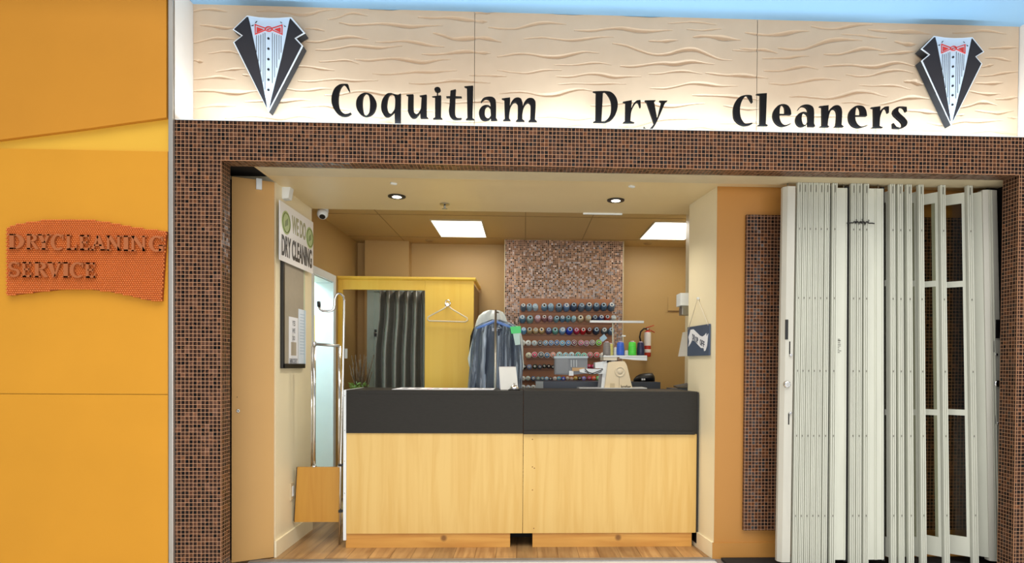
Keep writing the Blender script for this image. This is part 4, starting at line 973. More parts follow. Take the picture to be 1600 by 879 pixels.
poster('white poster with stacked words and a small picture on the notice board', n1, [('YES', .35, .68, .82, .93, M_INK), ('WE', .35, .68, .67, .77, M_INK), ('DO', .38, .66, .52, .61, M_INK), ('', .22, .8, .2, .48, mat('tan_picture', (178, 168, 150), 0.6)), ('EMBROIDERY', .06, .94, .03, .14, M_INK)])
poster('taller pale paper with small print right of the picture poster', n2, [('', .2, .75, .9 - k * .055, .915 - k * .055, mat('pale_print', (185, 205, 225), 0.6)) for k in range(14)] , mat('pale_blue_paper', (222, 234, 248), 0.5))
# small things on walls
sp_ = wl(455.5, 767, WLX)
sw = thing('switch_plate', (WLX, sp_.y, sp_.z - 0.06), 'beige double switch plate low on the left wall above the baseboard', 'switch')
obj('plate', MB().box((WLX, sp_.y - 0.03, sp_.z - 0.065), (WLX + 0.007, sp_.y + 0.045, sp_.z + 0.065), 0.002), mat('almond_plastic', (214, 196, 160), 0.4), sw)
obj('rocker', MB().box((WLX + 0.007, sp_.y - 0.008, sp_.z - 0.038), (WLX + 0.011, sp_.y + 0.024, sp_.z + 0.038), 0.001), M_WHITE, sw)
def on_panel(px, py, off=0.0):
    """point where a pixel meets the slanted closet door"""
    d = ray(px, py); o = Vector((0, 0, EYE)); dv = Vector(d)
    k = (a0 - o).dot(nrm) / dv.dot(nrm); return o + dv * k + nrm * off
dp = (a1 - a0).normalized()
c = on_panel(404.5, 288)
snr = thing('door_sensor', c - Z * 0.035, 'small white contact sensor at the top of the closet door', 'sensor')
mb = MB().hexa([c - dp * .018 - Z * .037, c + dp * .018 - Z * .037, c + dp * .018 + Z * .037, c - dp * .018 + Z * .037], nrm * 0.018)
obj('case', mb, M_WHITE, snr)
c = on_panel(372, 641.5)
obj('keyhole', MB().lathe([(0.012, 0), (0.012, 0.003), (0.009, 0.005)], c, nrm, 16), M_STEEL, clp)
obj('key_slot', MB().lathe([(0.005, 0), (0.005, 0.002)], c + nrm * 0.0048, nrm, 10), M_BLACKM, clp)
c = on_panel(370.5, 620); obj('keyhole', MB().lathe([(0.003, 0), (0.003, 0.002)], c, nrm, 8), M_BLACKM, clp)
c = wl(443, 301, WLX)
mo = thing('motion_sensor', c - Z * 0.05, 'white wedge motion sensor on the left wall above the white sign', 'sensor')
mb = MB().prism([(0, -.05), (0.045, -.045), (0.062, .05), (0, .055)], (WLX, max(c.y - 0.03, 4.59), c.z), X, Z, (0, 0.07, 0))
obj('case', mb, M_WHITE, mo)
# security camera at the end of the soffit
c = atz(504, 327, CZ - 0.02); c = Vector((-1.745, 5.43, CZ))
cc = thing('security_camera', c, 'white dome security camera under the ceiling behind the soffit edge', 'camera')
c = at(505.5, 329, 5.5)
cc.location = (c.x, 5.5, c.z)
obj('base', MB().lathe([(0.04, -0.01), (0.04, 0.16)], c, (0, 0, 1), 18), M_WHITE, cc)
obj('ball', MB().lathe([(0.045, 0), (0.045, 0.05), (0.035, 0.07), (0.02, 0.076)], c + Vector((-0.01, 0.01, 0.0)), (0.15, -0.6, -0.75), 20), M_WHITE, cc)
obj('lens', MB().lathe([(0.024, 0), (0.024, 0.004)], c + Vector((-0.01, 0.01, 0)) + Vector((0.15, -0.6, -0.75)).normalized() * 0.075, (0.15, -0.6, -0.75), 16), M_BLACK, cc)

# ================================================================== CEILING FITTINGS
for (x, y), lab in (((-0.977, 4.914), 'left'), ((0.693, 4.92), 'right')):
    t = thing('downlight', (x, y, SZ), 'round recessed downlight with black rim, %s one of the two in the soffit' % lab, 'ceiling light', 'downlights in the soffit')
    obj('rim', MB().lathe([(0.066, 0), (0.066, 0.008), (0.05, 0.008), (0.048, 0.001)], (x, y, SZ - 0.0085), (0, 0, 1), 28), M_BLACK, t)
    obj('lamp', MB().lathe([(0.03, 0), (0.036, 0.003)], (x, y, SZ - 0.011), (0, 0, 1), 20), M_BULB, t)
for (x0, x1, y0, y1), lab in (((-0.91, -0.41, 6.13, 6.92), 'bright square ceiling light panel above the yellow booth, left of the mosaic'), ((1.225, 1.73, 6.06, 6.9), 'bright square ceiling light panel at right, partly behind the pier')):
    t = thing('ceiling_panel_light', ((x0 + x1) / 2, (y0 + y1) / 2, CZ), lab, 'ceiling light', 'light panels in the back ceiling')
    obj('diffuser', MB().box((x0 + .012, y0 + .012, CZ - 0.008), (x1 - .012, y1 - .012, CZ + 0.0)), M_TROFF, t)
    mb = MB().box((x0, y0, CZ - 0.012), (x1, y0 + .012, CZ)).box((x0, y1 - .012, CZ - 0.012), (x1, y1, CZ)).box((x0, y0 + .012, CZ - 0.012), (x0 + .012, y1 - .012, CZ)).box((x1 - .012, y0 + .012, CZ - 0.012), (x1, y1 - .012, CZ))
    obj('frame', mb, M_TRACK, t)
c = atz(695, 318, SZ); 
spk = thing('sprinkler', c, 'small metal sprinkler head hanging from the soffit', 'sprinkler')
obj('plate', MB().lathe([(0.04, 0), (0.034, 0.006)], c - Z * 0.007, (0, 0, 1), 20), M_STEEL, spk)
obj('neck', MB().lathe([(0.008, 0), (0.008, 0.035)], c - Z * 0.04, (0, 0, 1), 10), M_STEEL, spk)
obj('deflector', MB().lathe([(0.02, 0), (0.022, 0.004)], c - Z * 0.044, (0, 0, 1), 14), M_STEEL, spk)
for (px, py), lab in (((671, 375), 'small round ceiling sensor near the left light panel'), ((1012, 380), 'small round ceiling sensor near the right light panel')):
    c = atz(px, py, CZ)
    tag(obj('ceiling_sensor', MB().lathe([(0.03, -0.014), (0.05, -0.002), (0.05, 0)], c, (0, 0, 1), 18), mat('tan_plastic', (170, 138, 90), 0.5)), lab, 'sensor', 'round ceiling sensors')
for (px, py), lab in (((615, 285.5), 'small white block on the soffit near the left downlight'), ((987, 290), 'small white block on the soffit near the right downlight')):
    c = atz(px, py, SZ)
    tag(obj('soffit_block', MB().box((c.x - 0.022, c.y - 0.012, SZ - 0.012), (c.x + 0.022, c.y + 0.012, SZ), 0.004, rot=(0.5, c)), M_WHITE), lab, 'clip', 'white blocks on the soffit')  # plain white blocks, one near each downlight
c0, c1 = at(911, 335.5, SE + .003), at(972, 336, SE + .003)
tag(obj('air_slot', MB().box((c0.x, SE - 0.012, SZ - 0.012), (c1.x, SE + 0.008, SZ + 0.004), 0.002), M_WHITE), 'thin white strip along the back edge of the soffit', 'trim strip')

# ================================================================== FITTING BOOTH
BY = 6.60
bt = at(640, 433, BY).z; bxl = BKX + 0.002; bxr = at(740, 500, BY).x
booth = thing('fitting_booth', ((bxl + bxr) / 2, BY, 0), 'yellow birch fitting booth with cornice in the back left corner', 'booth')
x535, x664 = at(535, 500, BY).x, at(664, 500, BY).x; zh = at(600, 452.5, BY).z
obj('side_board', MB().box((bxl, BY, 0), (x535, BY + 0.03, bt - 0.03), 0.001), M_BOOTH, booth)
obj('front_board', MB().box((x664, BY, 0), (bxr, BY + 0.03, bt - 0.03), 0.001), M_BOOTH, booth)
obj('header_board', MB().box((x535 + .001, BY, zh), (x664 - .002, BY + 0.03, bt - 0.03), 0.001), M_BOOTH, booth)
obj('end_board', MB().box((bxr - 0.03, BY + 0.031, 0), (bxr, BW - 0.002, bt - 0.06)), mat('booth_side_brown', (160, 126, 78), 0.5), booth)
mb = MB().prism([(0, 0), (-0.018, 0.004), (-0.03, 0.016), (-0.03, 0.034), (0.03, 0.034), (0.03, 0)], (bxl, BY, bt - 0.032), Y_, Z, (bxr - bxl + 0.02, 0, 0))
mb.box((bxr - 0.01, BY + 0.03, bt - 0.03), (bxr + 0.02, BW - 0.01, bt), 0.003)
obj('cornice', mb, M_BOOTH, booth)
hk = at(699.5, 476, BY)
obj('hook', MB().lathe([(0.024, 0), (0.024, 0.004), (0.013, 0.01), (0.013, 0.03), (0.018, 0.034)], (hk.x, BY + 0.0005, hk.z), (0, -1, 0), 18), M_CHROME, booth)
sp = at(540.5, 552, BY)
obj('wall_switch', MB().box((sp.x - 0.02, BY - 0.008, sp.z - 0.05), (sp.x + 0.016, BY + 0.001, sp.z + 0.05), 0.002), M_WHITE, booth, 'white switch plate')
# hanger on the hook
HYh = BY - 0.03
hp = [at(px, py, HYh) for px, py in ((697, 479), (693, 482), (668.5, 495), (668, 498.5), (670.5, 501), (727, 502.5), (730.5, 500.5), (730, 496.5), (706, 482.5), (702, 479))]
hng = thing('clothes_hanger', (hk.x, HYh, at(700, 503, HYh).z), 'empty white plastic hanger on the yellow booth', 'hanger')
obj('frame', MB().tube(hp, 0.0075, 8), mat('cream_plastic', (238, 226, 196), 0.35), hng)
obj('loop', MB().tube([hp[0], at(695.5, 474, HYh - .003), at(697, 469, HYh - .003), at(701, 468.5, HYh - .003), at(704, 473, HYh - .003), hp[-1]], 0.006, 8), M_CHROME, hng, 'chrome loop')
# curtain
cu0, cu1 = at(592, 455, BY + .06).x, at(663.5, 455, BY + .06).x
zt2 = at(620, 453.5, BY + .06).z
crt = thing('curtain', ((cu0 + cu1) / 2, BY + 0.07, 0), 'dark grey satin curtain drawn across the booth opening', 'curtain')
def cloth(x0t, x0b, x1, z0, z1, y, waves, amp, n=120, m=14):
    mb = MB(); vs = []; fs = []
    for j in range(m + 1):
        t = j / m; z = z1 + (z0 - z1) * t
        xa = x0t + (x0b - x0t) * min(1, max(0, (t - 0.12) / 0.2)) 
        for i in range(n + 1):
            s = i / n
            ph = s * waves * 2 * math.pi + 0.25 * math.sin(t * 3 + s * 9)
            vs.append((xa + (x1 - xa) * s + 0.004 * math.sin(ph * 2 + 1), y - amp * (0.6 + 0.4 * t) * (2 * abs(math.cos(ph / 2)) ** 1.4 - 1), z))
    for j in range(m):
        for i in range(n): fs.append((j * (n + 1) + i, j * (n + 1) + i + 1, (j + 1) * (n + 1) + i + 1, (j + 1) * (n + 1) + i))
    return mb.add(vs, fs, True)
mc = cloth(cu0, cu0 - 0.045, cu1, 0.15, zt2, BY + 0.115, 5.0, 0.065)
o = obj('cloth', mc, mat('charcoal_satin', (118, 118, 110), 0.3, 0.3, var=0.05, scale=20), crt, fixn=False)
sd = o.modifiers.new('thickness', 'SOLIDIFY'); sd.thickness = 0.003
obj('rod', MB().tube([(x535 - 0.02, BY + 0.115, zt2 + 0.014), (x664 + 0.05, BY + 0.115, zt2 + 0.014)], 0.006, 8), M_STEEL, crt)
for k in range(6):
    x = cu0 + (cu1 - cu0) * (0.06 + k * 0.18)
    obj('ring', MB().tube([(x, BY + 0.115 + 0.012 * math.cos(a * .6283), zt2 + 0.010 + 0.014 * math.sin(a * .6283)) for a in range(10)], 0.0025, 6, True), M_STEEL, crt)
# grey-green door at the back of the booth
dx0, dx1 = at(573, 500, BW - .04).x, at(640, 500, BW - .04).x
dd = thing('panel_door', ((dx0 + dx1) / 2, BW - 0.03, 0), 'pale grey-green door seen behind the curtain in the booth', 'door')
M_DGR = mat('grey_green_paint', (160, 178, 170), 0.45)
dw = (-1.62 + 0.72)
DYF = 7.19
dx0 = at(573.5, 500, DYF).x; dx1 = dx0 + 0.62
mb = MB().box((dx0, DYF, 0.27), (dx0 + 0.075, DYF + 0.028, 2.30)).box((dx1 - .075, DYF, 0.27), (dx1, DYF + 0.028, 2.30)).box((dx0 + .075, DYF, 2.18), (dx1 - .075, DYF + 0.028, 2.30)).box((dx0 + .075, DYF, 0.27), (dx1 - .075, DYF + 0.028, 0.4)).box((dx0 + .07, DYF + 0.012, .3), (dx1 - .07, DYF + 0.026, 2.26)).box((dx0, DYF, 0.006), (dx1, DYF + 0.028, 0.271))
obj('leaf', mb, M_DGR, dd)
lz = at(586.5, 520, DYF).z
obj('lock_plate', MB().box((at(585, 520, DYF).x, DYF - 0.006, lz - 0.04), (at(588.5, 520, DYF).x, DYF, lz + 0.04), 0.001), M_BLACK, dd)
obj('lever', MB().tube([(at(586.5, 520, DYF).x, DYF - 0.005, lz), (at(586.5, 520, DYF).x, DYF - 0.04, lz), (at(586.5, 520, DYF).x + 0.03, DYF - 0.045, lz)], 0.006, 8), M_STEEL, dd)
# storage cabinet seen through the side doorway
cb = thing('store_cabinet', (-2.4, 6.6, 0), 'yellow cabinet glimpsed through the white side doorway', 'cabinet')
obj('body', MB().box((-2.72, 6.5, 0), (-2.075, 6.88, 1.86), 0.003), mat('mustard_paint', (206, 164, 72), 0.5), cb)
obj('door', MB().box((-2.70, 6.482, 0.06), (-2.40, 6.499, 1.80), 0.002), mat('mustard_paint', (206, 164, 72), 0.5), cb)
obj('door', MB().box((-2.38, 6.482, 0.06), (-2.09, 6.499, 1.80), 0.002), mat('mustard_paint', (206, 164, 72), 0.5), cb)

# plant in a floor vase
VY = 6.2
vx = at(562, 600, VY).x
pl = thing('vase_of_twigs', (vx, VY, 0), 'tall dark vase of dry twigs and green leaves beside the booth', 'plant')
obj('vase', MB().lathe([(0.07, 0), (0.1, 0.05), (0.1, 0.4), (0.07, 0.8), (0.06, 1.02), (0.075, 1.08), (0.07, 1.08)], (vx, VY, 0), (0, 0, 1), 20), M_BLACK, pl)
random.seed(11)
mt, ml = MB(), MB()
for k in range(30):
    a = random.uniform(0, 6.28); sp_r = random.uniform(0.02, 0.1); h = random.uniform(0.2, 0.42)
    ax, ay = math.cos(a) * sp_r, math.sin(a) * sp_r * .6
    b0 = Vector((vx + ax * .3, VY + ay * .3, 1.05))
    mt.tube([b0, b0 + Vector((ax * .5 + random.uniform(-.01, .01), ay * .5, h * .5)), b0 + Vector((ax + random.uniform(-.02, .02), ay, h))], [0.006, 0.005, 0.003], 5)
for k in range(56):
    a = random.uniform(0, 6.28); p = Vector((vx - 0.01 + random.uniform(-.06, .06), VY + random.uniform(-.05, .05), 1.06 + random.uniform(0, .12)))
    d = Vector((math.cos(a), math.sin(a) * .5, random.uniform(.2, .9))).normalized() * random.uniform(.04, .07); n = d.cross(Vector((0.3, 1, 0))).normalized() * 0.012
    ml.add([p, p + d * .5 + n, p + d, p + d * .5 - n, p + d * .5 + Vector((0, -.003, .003))], [(0, 1, 4), (1, 2, 4), (2, 3, 4), (3, 0, 4)])
obj('twigs', mt, mat('dry_twig', (84, 64, 38), 0.8, var=0.2), pl)
obj('foliage', ml, mat('leaf_green', (98, 122, 44), 0.5, var=0.25), pl, fixn=False)

# ================================================================== GARMENTS
RYp = 5.85
px_ = at(774, 550, RYp).x
rk = thing('garment_stand', (px_, RYp, 0), 'slim steel garment stand pole in front of the bagged suit', 'garment stand')
obj('pole', MB().tube([(px_, RYp, 0.02), (px_, RYp, at(774, 484, RYp).z)], 0.011, 12), M_STEEL, rk)
obj('arm', MB().tube([(px_, RYp, at(774, 486.5, RYp).z), (px_ + 0.02, RYp + 0.1, at(774, 486.5, RYp).z)], 0.008, 10), M_STEEL, rk)
obj('base', MB().lathe([(0.09, 0), (0.09, 0.015), (0.03, 0.03)], (px_, RYp, 0), (0, 0, 1), 24), M_STEEL, rk)
GYc = RYp + 0.19
def loft(rows, yc, depth, fold, nf, seed=0, n=64, yoff=0.0):
    """garment body: rows of (px_left, px_right, py, depth factor) turned into folded elliptical rings"""
    rings = []
    for j, (l, r_, py, k) in enumerate(rows):
        a = at(l, py, yc); b = at(r_, py, yc); cx_ = (a.x + b.x) / 2; w = (b.x - a.x) / 2; z = (a.z + b.z) / 2
        ring = []
        for i in range(n):
            q = 2 * math.pi * i / n
            f = 1 + fold * math.sin(nf * q + seed + j * 0.22) * min(1, j / 2.5) + 0.4 * fold * math.sin(2.3 * nf * q + seed * 2)
            ring.append(Vector((cx_ + w * math.cos(q), yc + yoff + depth * k * math.sin(q) * f + (0.012 * math.sin(nf * .5 * q + j)), z)))
        rings.append(ring)
    return MB().rings(rings)
suit = thing('bagged_suit', (px_, GYc, 0.75), 'dark blue suit jacket on a blue hanger under clear film', 'garment')
obj('jacket', loft([(770, 780, 503, .5), (756, 796, 509, .8), (746, 806, 515, 1), (741, 810, 530, 1), (739, 812, 550, 1), (737, 813, 575, 1.05), (734, 814, 600, 1.1), (732, 814, 640, 1.1), (733, 813, 690, 1.0)], GYc, 0.085, 0.12, 9, 1),
    mat('navy_wool', (46, 56, 74), 0.75, var=0.12, scale=40), suit)
fr = GYc - 0.102
mb = MB().hexa([at(764, 507, fr + .02), at(770, 505, fr + .02), at(777, 545, fr), at(772, 540, fr)], (0, 0.012, 0)).hexa([at(781, 505, fr + .02), at(788, 507, fr + .02), at(783, 540, fr), at(778, 545, fr)], (0, 0.012, 0))
obj('lapel', mb, mat('dark_lapel', (40, 48, 62), 0.7), suit)
obj('collar_label', MB().hexa([at(769, 512, fr), at(780.5, 512, fr), at(780.5, 517, fr), at(769, 517, fr)], (0, 0.004, 0)), mat('label_cloth', (190, 196, 206), 0.6), suit)
obj('hanger', MB().tube([at(744, 513, GYc - .1), at(757, 508, GYc - .1), at(773, 501, GYc - .1), at(790, 508, GYc - .1), at(805, 513, GYc - .1)], [0.008, 0.014, 0.013, 0.014, 0.008], 10), mat('blue_plastic', (110, 150, 226), 0.3), suit)
obj('hanger_hook', MB().tube([at(774, 502, GYc), at(774, 492, GYc - .06), at(776, 486, GYc - .1), at(778.5, 489, GYc - .1)], 0.003, 8), M_STEEL, suit)
obj('plastic_cover', loft([(768, 782, 499, .4), (752, 800, 505, .9), (742, 810, 511, 1.12), (739, 813, 525, 1.2), (736, 815, 545, 1.2), (734, 817, 570, 1.25), (731, 816, 600, 1.3), (728, 817, 650, 1.35), (729, 815, 700, 1.3)], GYc, 0.095, 0.2, 13, 3, 96), M_PLASTIC, suit, 'clear plastic garment film')
tg = fr - 0.03
obj('tag', MB().hexa([at(801, 518, tg), at(812, 518, tg), at(813, 538, tg), at(805, 539, tg)], (0, 0.002, 0)), mat('mint_tag', (196, 226, 222), 0.5), suit)
obj('tag', MB().hexa([at(797, 510, tg - .003), at(813.5, 509, tg - .003), at(814, 520, tg - .003), at(799, 521, tg - .003)], (0, 0.002, 0)), mat('green_tag', (84, 222, 130), 0.5), suit)
sh2 = thing('bagged_shirt', (px_ - 0.02, GYc + 0.23, 0.8), 'white bagged garment bunched up behind the blue suit', 'garment')
wy = GYc + 0.24
obj('cover', loft([(762, 779, 484.5, .4), (755, 786, 487, .7), (748, 790, 493, 1), (744, 793, 502, 1.1), (742, 812, 510, 1.2), (738, 817, 530, 1.1), (731, 818, 560, 1.1), (733, 819, 572, 1.1), (741, 814, 586, 1.0), (740, 813, 640, 1.0)], wy, 0.07, 0.14, 11, 5), mat('frosted_white_film', (236, 246, 246), 0.35, var=0.08, scale=20), sh2)
blk = thing('bagged_coat', (at(742, 540, wy + .2).x, wy + 0.2, 0.8), 'black garment edge showing left of the bagged blue suit', 'garment')
obj('cloth', loft([(748, 760, 505, .5), (740, 764, 512, 1), (735, 766, 525, 1), (733, 766, 545, 1), (734, 766, 620, 1), (735, 766, 780, 1)], wy + 0.2, 0.05, 0.1, 7, 2), M_BLACKM, blk)

# ================================================================== THREAD RACK
RYb = TC - 0.022
rb = thing('thread_rack', (at(885, 600, RYb).x, TC, 0.5), 'orange brown peg board rack on the mosaic column holding rows of thread', 'rack')
rx0, rx1 = at(812, 500, RYb).x, at(956, 500, RYb).x
obj('board', MB().box((rx0, RYb, 0.55), (rx1, TC - 0.0005, at(880, 466.5, RYb).z), 0.002), mat('orange_brown_board', (164, 108, 70), 0.5, var=0.06), rb)
def nm(c):
    pal = {'white': (225, 230, 230), 'black': (25, 25, 28), 'navy': (45, 60, 95), 'grey blue': (95, 115, 135), 'pale blue': (160, 195, 215), 'blue': (60, 110, 190), 'sky blue': (100, 165, 215), 'royal blue': (40, 70, 200), 'tan': (198, 178, 138), 'pink': (215, 120, 150),
           'hot pink': (225, 55, 105), 'red': (190, 35, 45), 'maroon': (115, 50, 60), 'mauve': (165, 125, 140), 'teal': (110, 175, 170), 'lime green': (125, 215, 80), 'coral': (240, 110, 85), 'lilac': (140, 132, 215), 'grey': (120, 120, 122), 'gold': (190, 160, 60), 'cream': (222, 222, 190), 'charcoal': (62, 66, 74), 'rust': (150, 55, 42)}
    return min(pal, key=lambda k: sum((a - b) ** 2 for a, b in zip(pal[k], c)))
ROWS = [
 (479.5, 6.0, 0.42, [142,192,240,312,365,430,490,548,610,670,732,790,852], [(90,110,130),(150,180,200),(190,215,230),(110,150,180),(140,175,200),(100,120,140),(100,130,170),(60,80,110),(90,105,125),(90,115,140),(70,95,120),(70,100,130),(90,110,130)]),
 (498, 5.6, 0.36, [135,197,260,314,360,410,458,503,548,604,665,718,768,818,868], [(90,130,160),(130,165,165),(190,150,160),(150,110,120),(170,130,140),(120,160,170),(100,140,170),(110,160,170),(150,190,200),(190,175,140),(200,185,150),(50,60,90),(60,80,130),(150,50,40),(190,195,190)]),
 (516.5, 5.6, 0.3, [145,193,242,292,348,400,458,515,572,624,673,730,795,850], [(110,180,230),(195,175,135),(200,180,140),(205,175,120),(90,95,140),(110,175,165),(120,160,200),(40,70,200),(180,40,80),(190,30,45),(110,45,40),(40,60,90),(80,100,115),(90,120,150)]),
 (536, 5.0, 0.16, [138,184,233,278,322,366,412,458,504,551,606,652,698,750], [(220,230,230),(225,235,235),(190,215,225),(60,65,80),(120,170,210),(90,140,200),(60,110,180),(90,170,215),(60,130,200),(120,60,80),(210,110,150),(160,100,140),(150,140,150),(120,210,60)]),
 (554.7, 5.0, 0.1, [185,233,285,335,382,433,483,532,583,632,680,733,782], [(220,225,190),(230,60,110),(80,100,110),(50,110,160),(220,140,120),(150,210,220),(130,190,210),(170,220,240),(80,190,180),(110,210,190),(210,90,110),(220,80,90),(240,240,235)]),
 (572.5, 3.9, 0.08, [150,192,236,275,312,347,382,672,705], [(20,20,20),(120,140,180),(40,60,50),(60,70,90),(30,45,40),(25,25,35),(25,25,30),(220,50,110),(225,60,120)]),
 (591, 3.9, 0.06, [142,180,222,262,296,330,362,396,430,465,500,532,564,596,632,675,709,748], [(215,220,215),(190,210,205),(90,110,140),(120,150,150),(90,130,150),(140,180,210),(60,60,70),(200,190,190),(90,170,200),(40,70,190),(200,180,160),(200,160,140),(190,160,60),(60,60,60),(140,130,220),(190,60,110),(250,100,70),(120,220,140)]),
 (605, 3.9, 0.05, [142,182,222], [(205,212,215),(190,205,220),(215,222,225)]),
]
ORD = ['first', 'second', 'third', 'fourth', 'fifth', 'sixth', 'seventh', 'eighth', 'ninth', 'tenth', 'eleventh', 'twelfth', 'thirteenth', 'fourteenth', 'fifteenth', 'sixteenth', 'seventeenth', 'eighteenth']
RN = ['top', 'second', 'third', 'fourth', 'fifth', 'sixth', 'seventh', 'bottom']
TUBEM = mat('spool_tube_white', (232, 230, 224), 0.5, var=0.02)
for ri, (py, rp, tilt, us, cols) in enumerate(ROWS):
    rr = rp / 1000 * 6.93; ln = rp * (2.1 if ri < 3 else 1.6) / 1000 * 6.93
    pb = None
    for k, (u, c) in enumerate(zip(us, cols)):
        px = 790 + u / 5.16
        p = at(px, py + random.uniform(-.6, .6), RYb - ln * 0.6)
        tl = tilt + random.uniform(-.06, .06); yw = random.uniform(-.08, .08)
        ax = Vector((math.sin(yw), -math.cos(tl), math.sin(tl))).normalized()
        b0 = p - ax * ln * 0.45
        if b0.y - 0 > RYb - 0.004: b0.y = RYb - 0.004
        t = thing('thread_spool', p, '%s thread spool, %s from the left in the %s row of the rack' % (nm(c), ORD[k], RN[ri]), 'thread spool', 'thread spools on the wall rack')
        big = ri < 3
        gaps = [abs(us[q] - u) / 5.16 for q in (k - 1, k + 1) if 0 <= q < len(us)]
        rr = min(rp, min(gaps) * 0.5) / 1000 * 6.93
        M_TH = mat('thread_%d_%d_%d' % c, c, 0.3 if big else 0.5, var=0.14, scale=60)
        if big:
            prof = [(rr * .6, 0), (rr * .98, ln * .06), (rr, ln * .14), (rr * .95, ln * .6), (rr * .84, ln * .9), (rr * .62, ln)]
            obj('thread', MB().lathe(prof, b0, ax, 16), M_TH, t)
            obj('tube', MB().lathe([(rr * .6, ln * .95), (rr * .56, ln * 1.05), (rr * .42, ln * 1.07), (rr * .34, ln * 1.0)], b0, ax, 14), TUBEM if k % 3 == 0 else mat('spool_tube_grey', (176, 196, 210), 0.3), t)
            obj('core', MB().lathe([(rr * .36, ln * 1.0), (rr * .3, ln * 1.012)], b0, ax, 10), M_BLACK if k % 2 else M_TH, t)
        else:
            obj('thread', MB().lathe([(rr * .6, 0), (rr * .97, ln * .05), (rr * .97, ln * .82)], b0, ax, 16), M_TH, t)
            obj('flange', MB().lathe([(rr * .97, ln * .82), (rr, ln * .84), (rr, ln * .9), (rr * .84, ln * .93)], b0, ax, 16), TUBEM if ri in (3, 4) else M_TH, t)
            obj('thread_end', MB().lathe([(rr * .86, ln * .92), (rr * .82, ln * 1.0), (rr * .4, ln * 1.06)], b0, ax, 14), M_TH, t)
            obj('tube', MB().lathe([(rr * .42, ln * 1.03), (rr * .4, ln * 1.12), (rr * .24, ln * 1.12)], b0, ax, 12), TUBEM, t)
            obj('core', MB().lathe([(rr * .26, ln * 1.1), (rr * .2, ln * 1.125)], b0, ax, 10), M_BLACK, t)
    a, b = at(790 + us[0] / 5.16, py, RYb).x, at(790 + us[-1] / 5.16, py, RYb).x
    mbp = MB()
    obj('peg_rail', MB().box((max(a - .03, rx0), RYb - 0.012, at(880, py + rp * 1.35, RYb).z - 0.003), (min(b + .03, rx1), RYb, at(880, py + rp * 1.35, RYb).z + 0.003)), mat('rail_brown', (120, 72, 42), 0.5), rb)

# ================================================================== BACK DESK AND EMBROIDERY MACHINE
DY = 6.25
dk = thing('back_desk', (at(935, 600, DY).x, DY + .3, 0), 'dark navy work desk with a pale end panel behind the counter', 'desk')
dzt = at(935, 596, DY).z
obj('front_panel', MB().box((at(849, 600, DY).x, DY, 0.05), (at(1032, 600, DY).x, DY + 0.03, dzt), 0.002), mat('navy_laminate', (58, 68, 84), 0.4), dk)
obj('desk_top', MB().box((at(837, 600, DY).x, DY + 0.031, dzt - 0.03), (at(1032, 600, DY).x, DY + 0.6, dzt - 0.001), 0.002), mat('navy_laminate', (58, 68, 84), 0.4), dk)
obj('end_panel', MB().hexa([(at(837, 600, DY).x, DY + 0.005, 0), (at(848.8, 600, DY).x, DY + 0.0, 0), (at(848.8, 600, DY).x, DY, dzt), (at(837, 600, DY).x, DY + 0.005, dzt)], (0, 0.025, 0)), mat('pale_grey_laminate', (168, 176, 178), 0.4), dk, 'pale grey end panel')
EYm = 5.75
M_EMC = mat('cream_machine_plastic', (238, 220, 182), 0.35, var=0.02); M_EMW = mat('white_machine_plastic', (226, 232, 236), 0.35, var=0.02); M_EMG = mat('grey_machine_cover', (112, 118, 124), 0.35)
tbz = at(942, 622, EYm + .03).z - 0.002
em = thing('embroidery_machine', (at(960, 611, EYm).x, EYm, 0), 'cream multi-needle embroidery machine with thread stand behind the counter', 'sewing machine')
x0, x1 = at(880, 611, EYm).x, at(1025, 611, EYm).x
obj('stand_top', MB().box((x0, EYm - 0.2, tbz - 0.04), (x1, EYm + 0.44, tbz), 0.003), M_CTOP, em)
for x in (x0 + .04, x1 - .04):
    for y in (EYm - 0.16, EYm + 0.4): obj('leg', MB().box((x - .02, y - .02, 0), (x + .02, y + .02, tbz - 0.0405)), M_STEEL, em)
E2 = lambda px, py, y=EYm: at(px, py, y)
def eprism(pts, y0, y1, m, name, lab=None, par=None, smooth=False):
    P = [E2(a, b, y0) for a, b in (smooth_loop(pts, 5) if smooth else [(q[0], q[1]) for q in pts])]
    vs = [(p.x, y0, p.z) for p in P] + [(p.x, y1, p.z) for p in P]; n = len(P)
    o = obj(name, MB().add(vs, [tuple(range(n)), tuple(range(2 * n - 1, n - 1, -1))] + [(i, i + n, (i + 1) % n + n, (i + 1) % n) for i in range(n)]), m, em, lab)
    if par: o.parent = par
    return o
eprism([(905, 605.5), (1011, 605.5), (1011, 622), (905, 622)], EYm - 0.05, EYm + 0.2, M_EMW, 'base_plate')
eprism([(938, 620, 1), (943, 566, 1), (947, 563.5), (955, 563, 1), (952, 620, 1)], EYm + 0.02, EYm + 0.3, M_EMW, 'side_shell')
body = eprism([(942.5, 622, 1), (950, 568, 1), (953, 565), (973, 564), (977, 566), (980, 572, 1), (992, 622, 1)], EYm - 0.02, EYm + 0.28, M_EMC, 'body', smooth=True)
w = E2(968.8, 580.3, EYm - 0.02); rw = 8.4 / 1000 * EYm
obj('hand_wheel', MB().lathe([(rw, 0), (rw, 0.006), (rw * .95, 0.009), (rw * .74, 0.009), (rw * .72, 0.006), (rw * .5, 0.006), (rw * .48, 0.008), (rw * .1, 0.008)], w, (0, -1, 0), 32), mat('cream_wheel_plastic', (238, 224, 194), 0.3), em)
mb = MB(); t0 = E2(970, 606.3, EYm - 0.02); put_text(mb, 'brother', t0 + Vector((0, 0.0005, 0)), X, Z, 16 / 1000 * EYm, 5.4 / 1000 * EYm, (0, -0.002, 0), 0.02)
obj('lettering', mb, M_BLACK, em, 'black maker lettering')
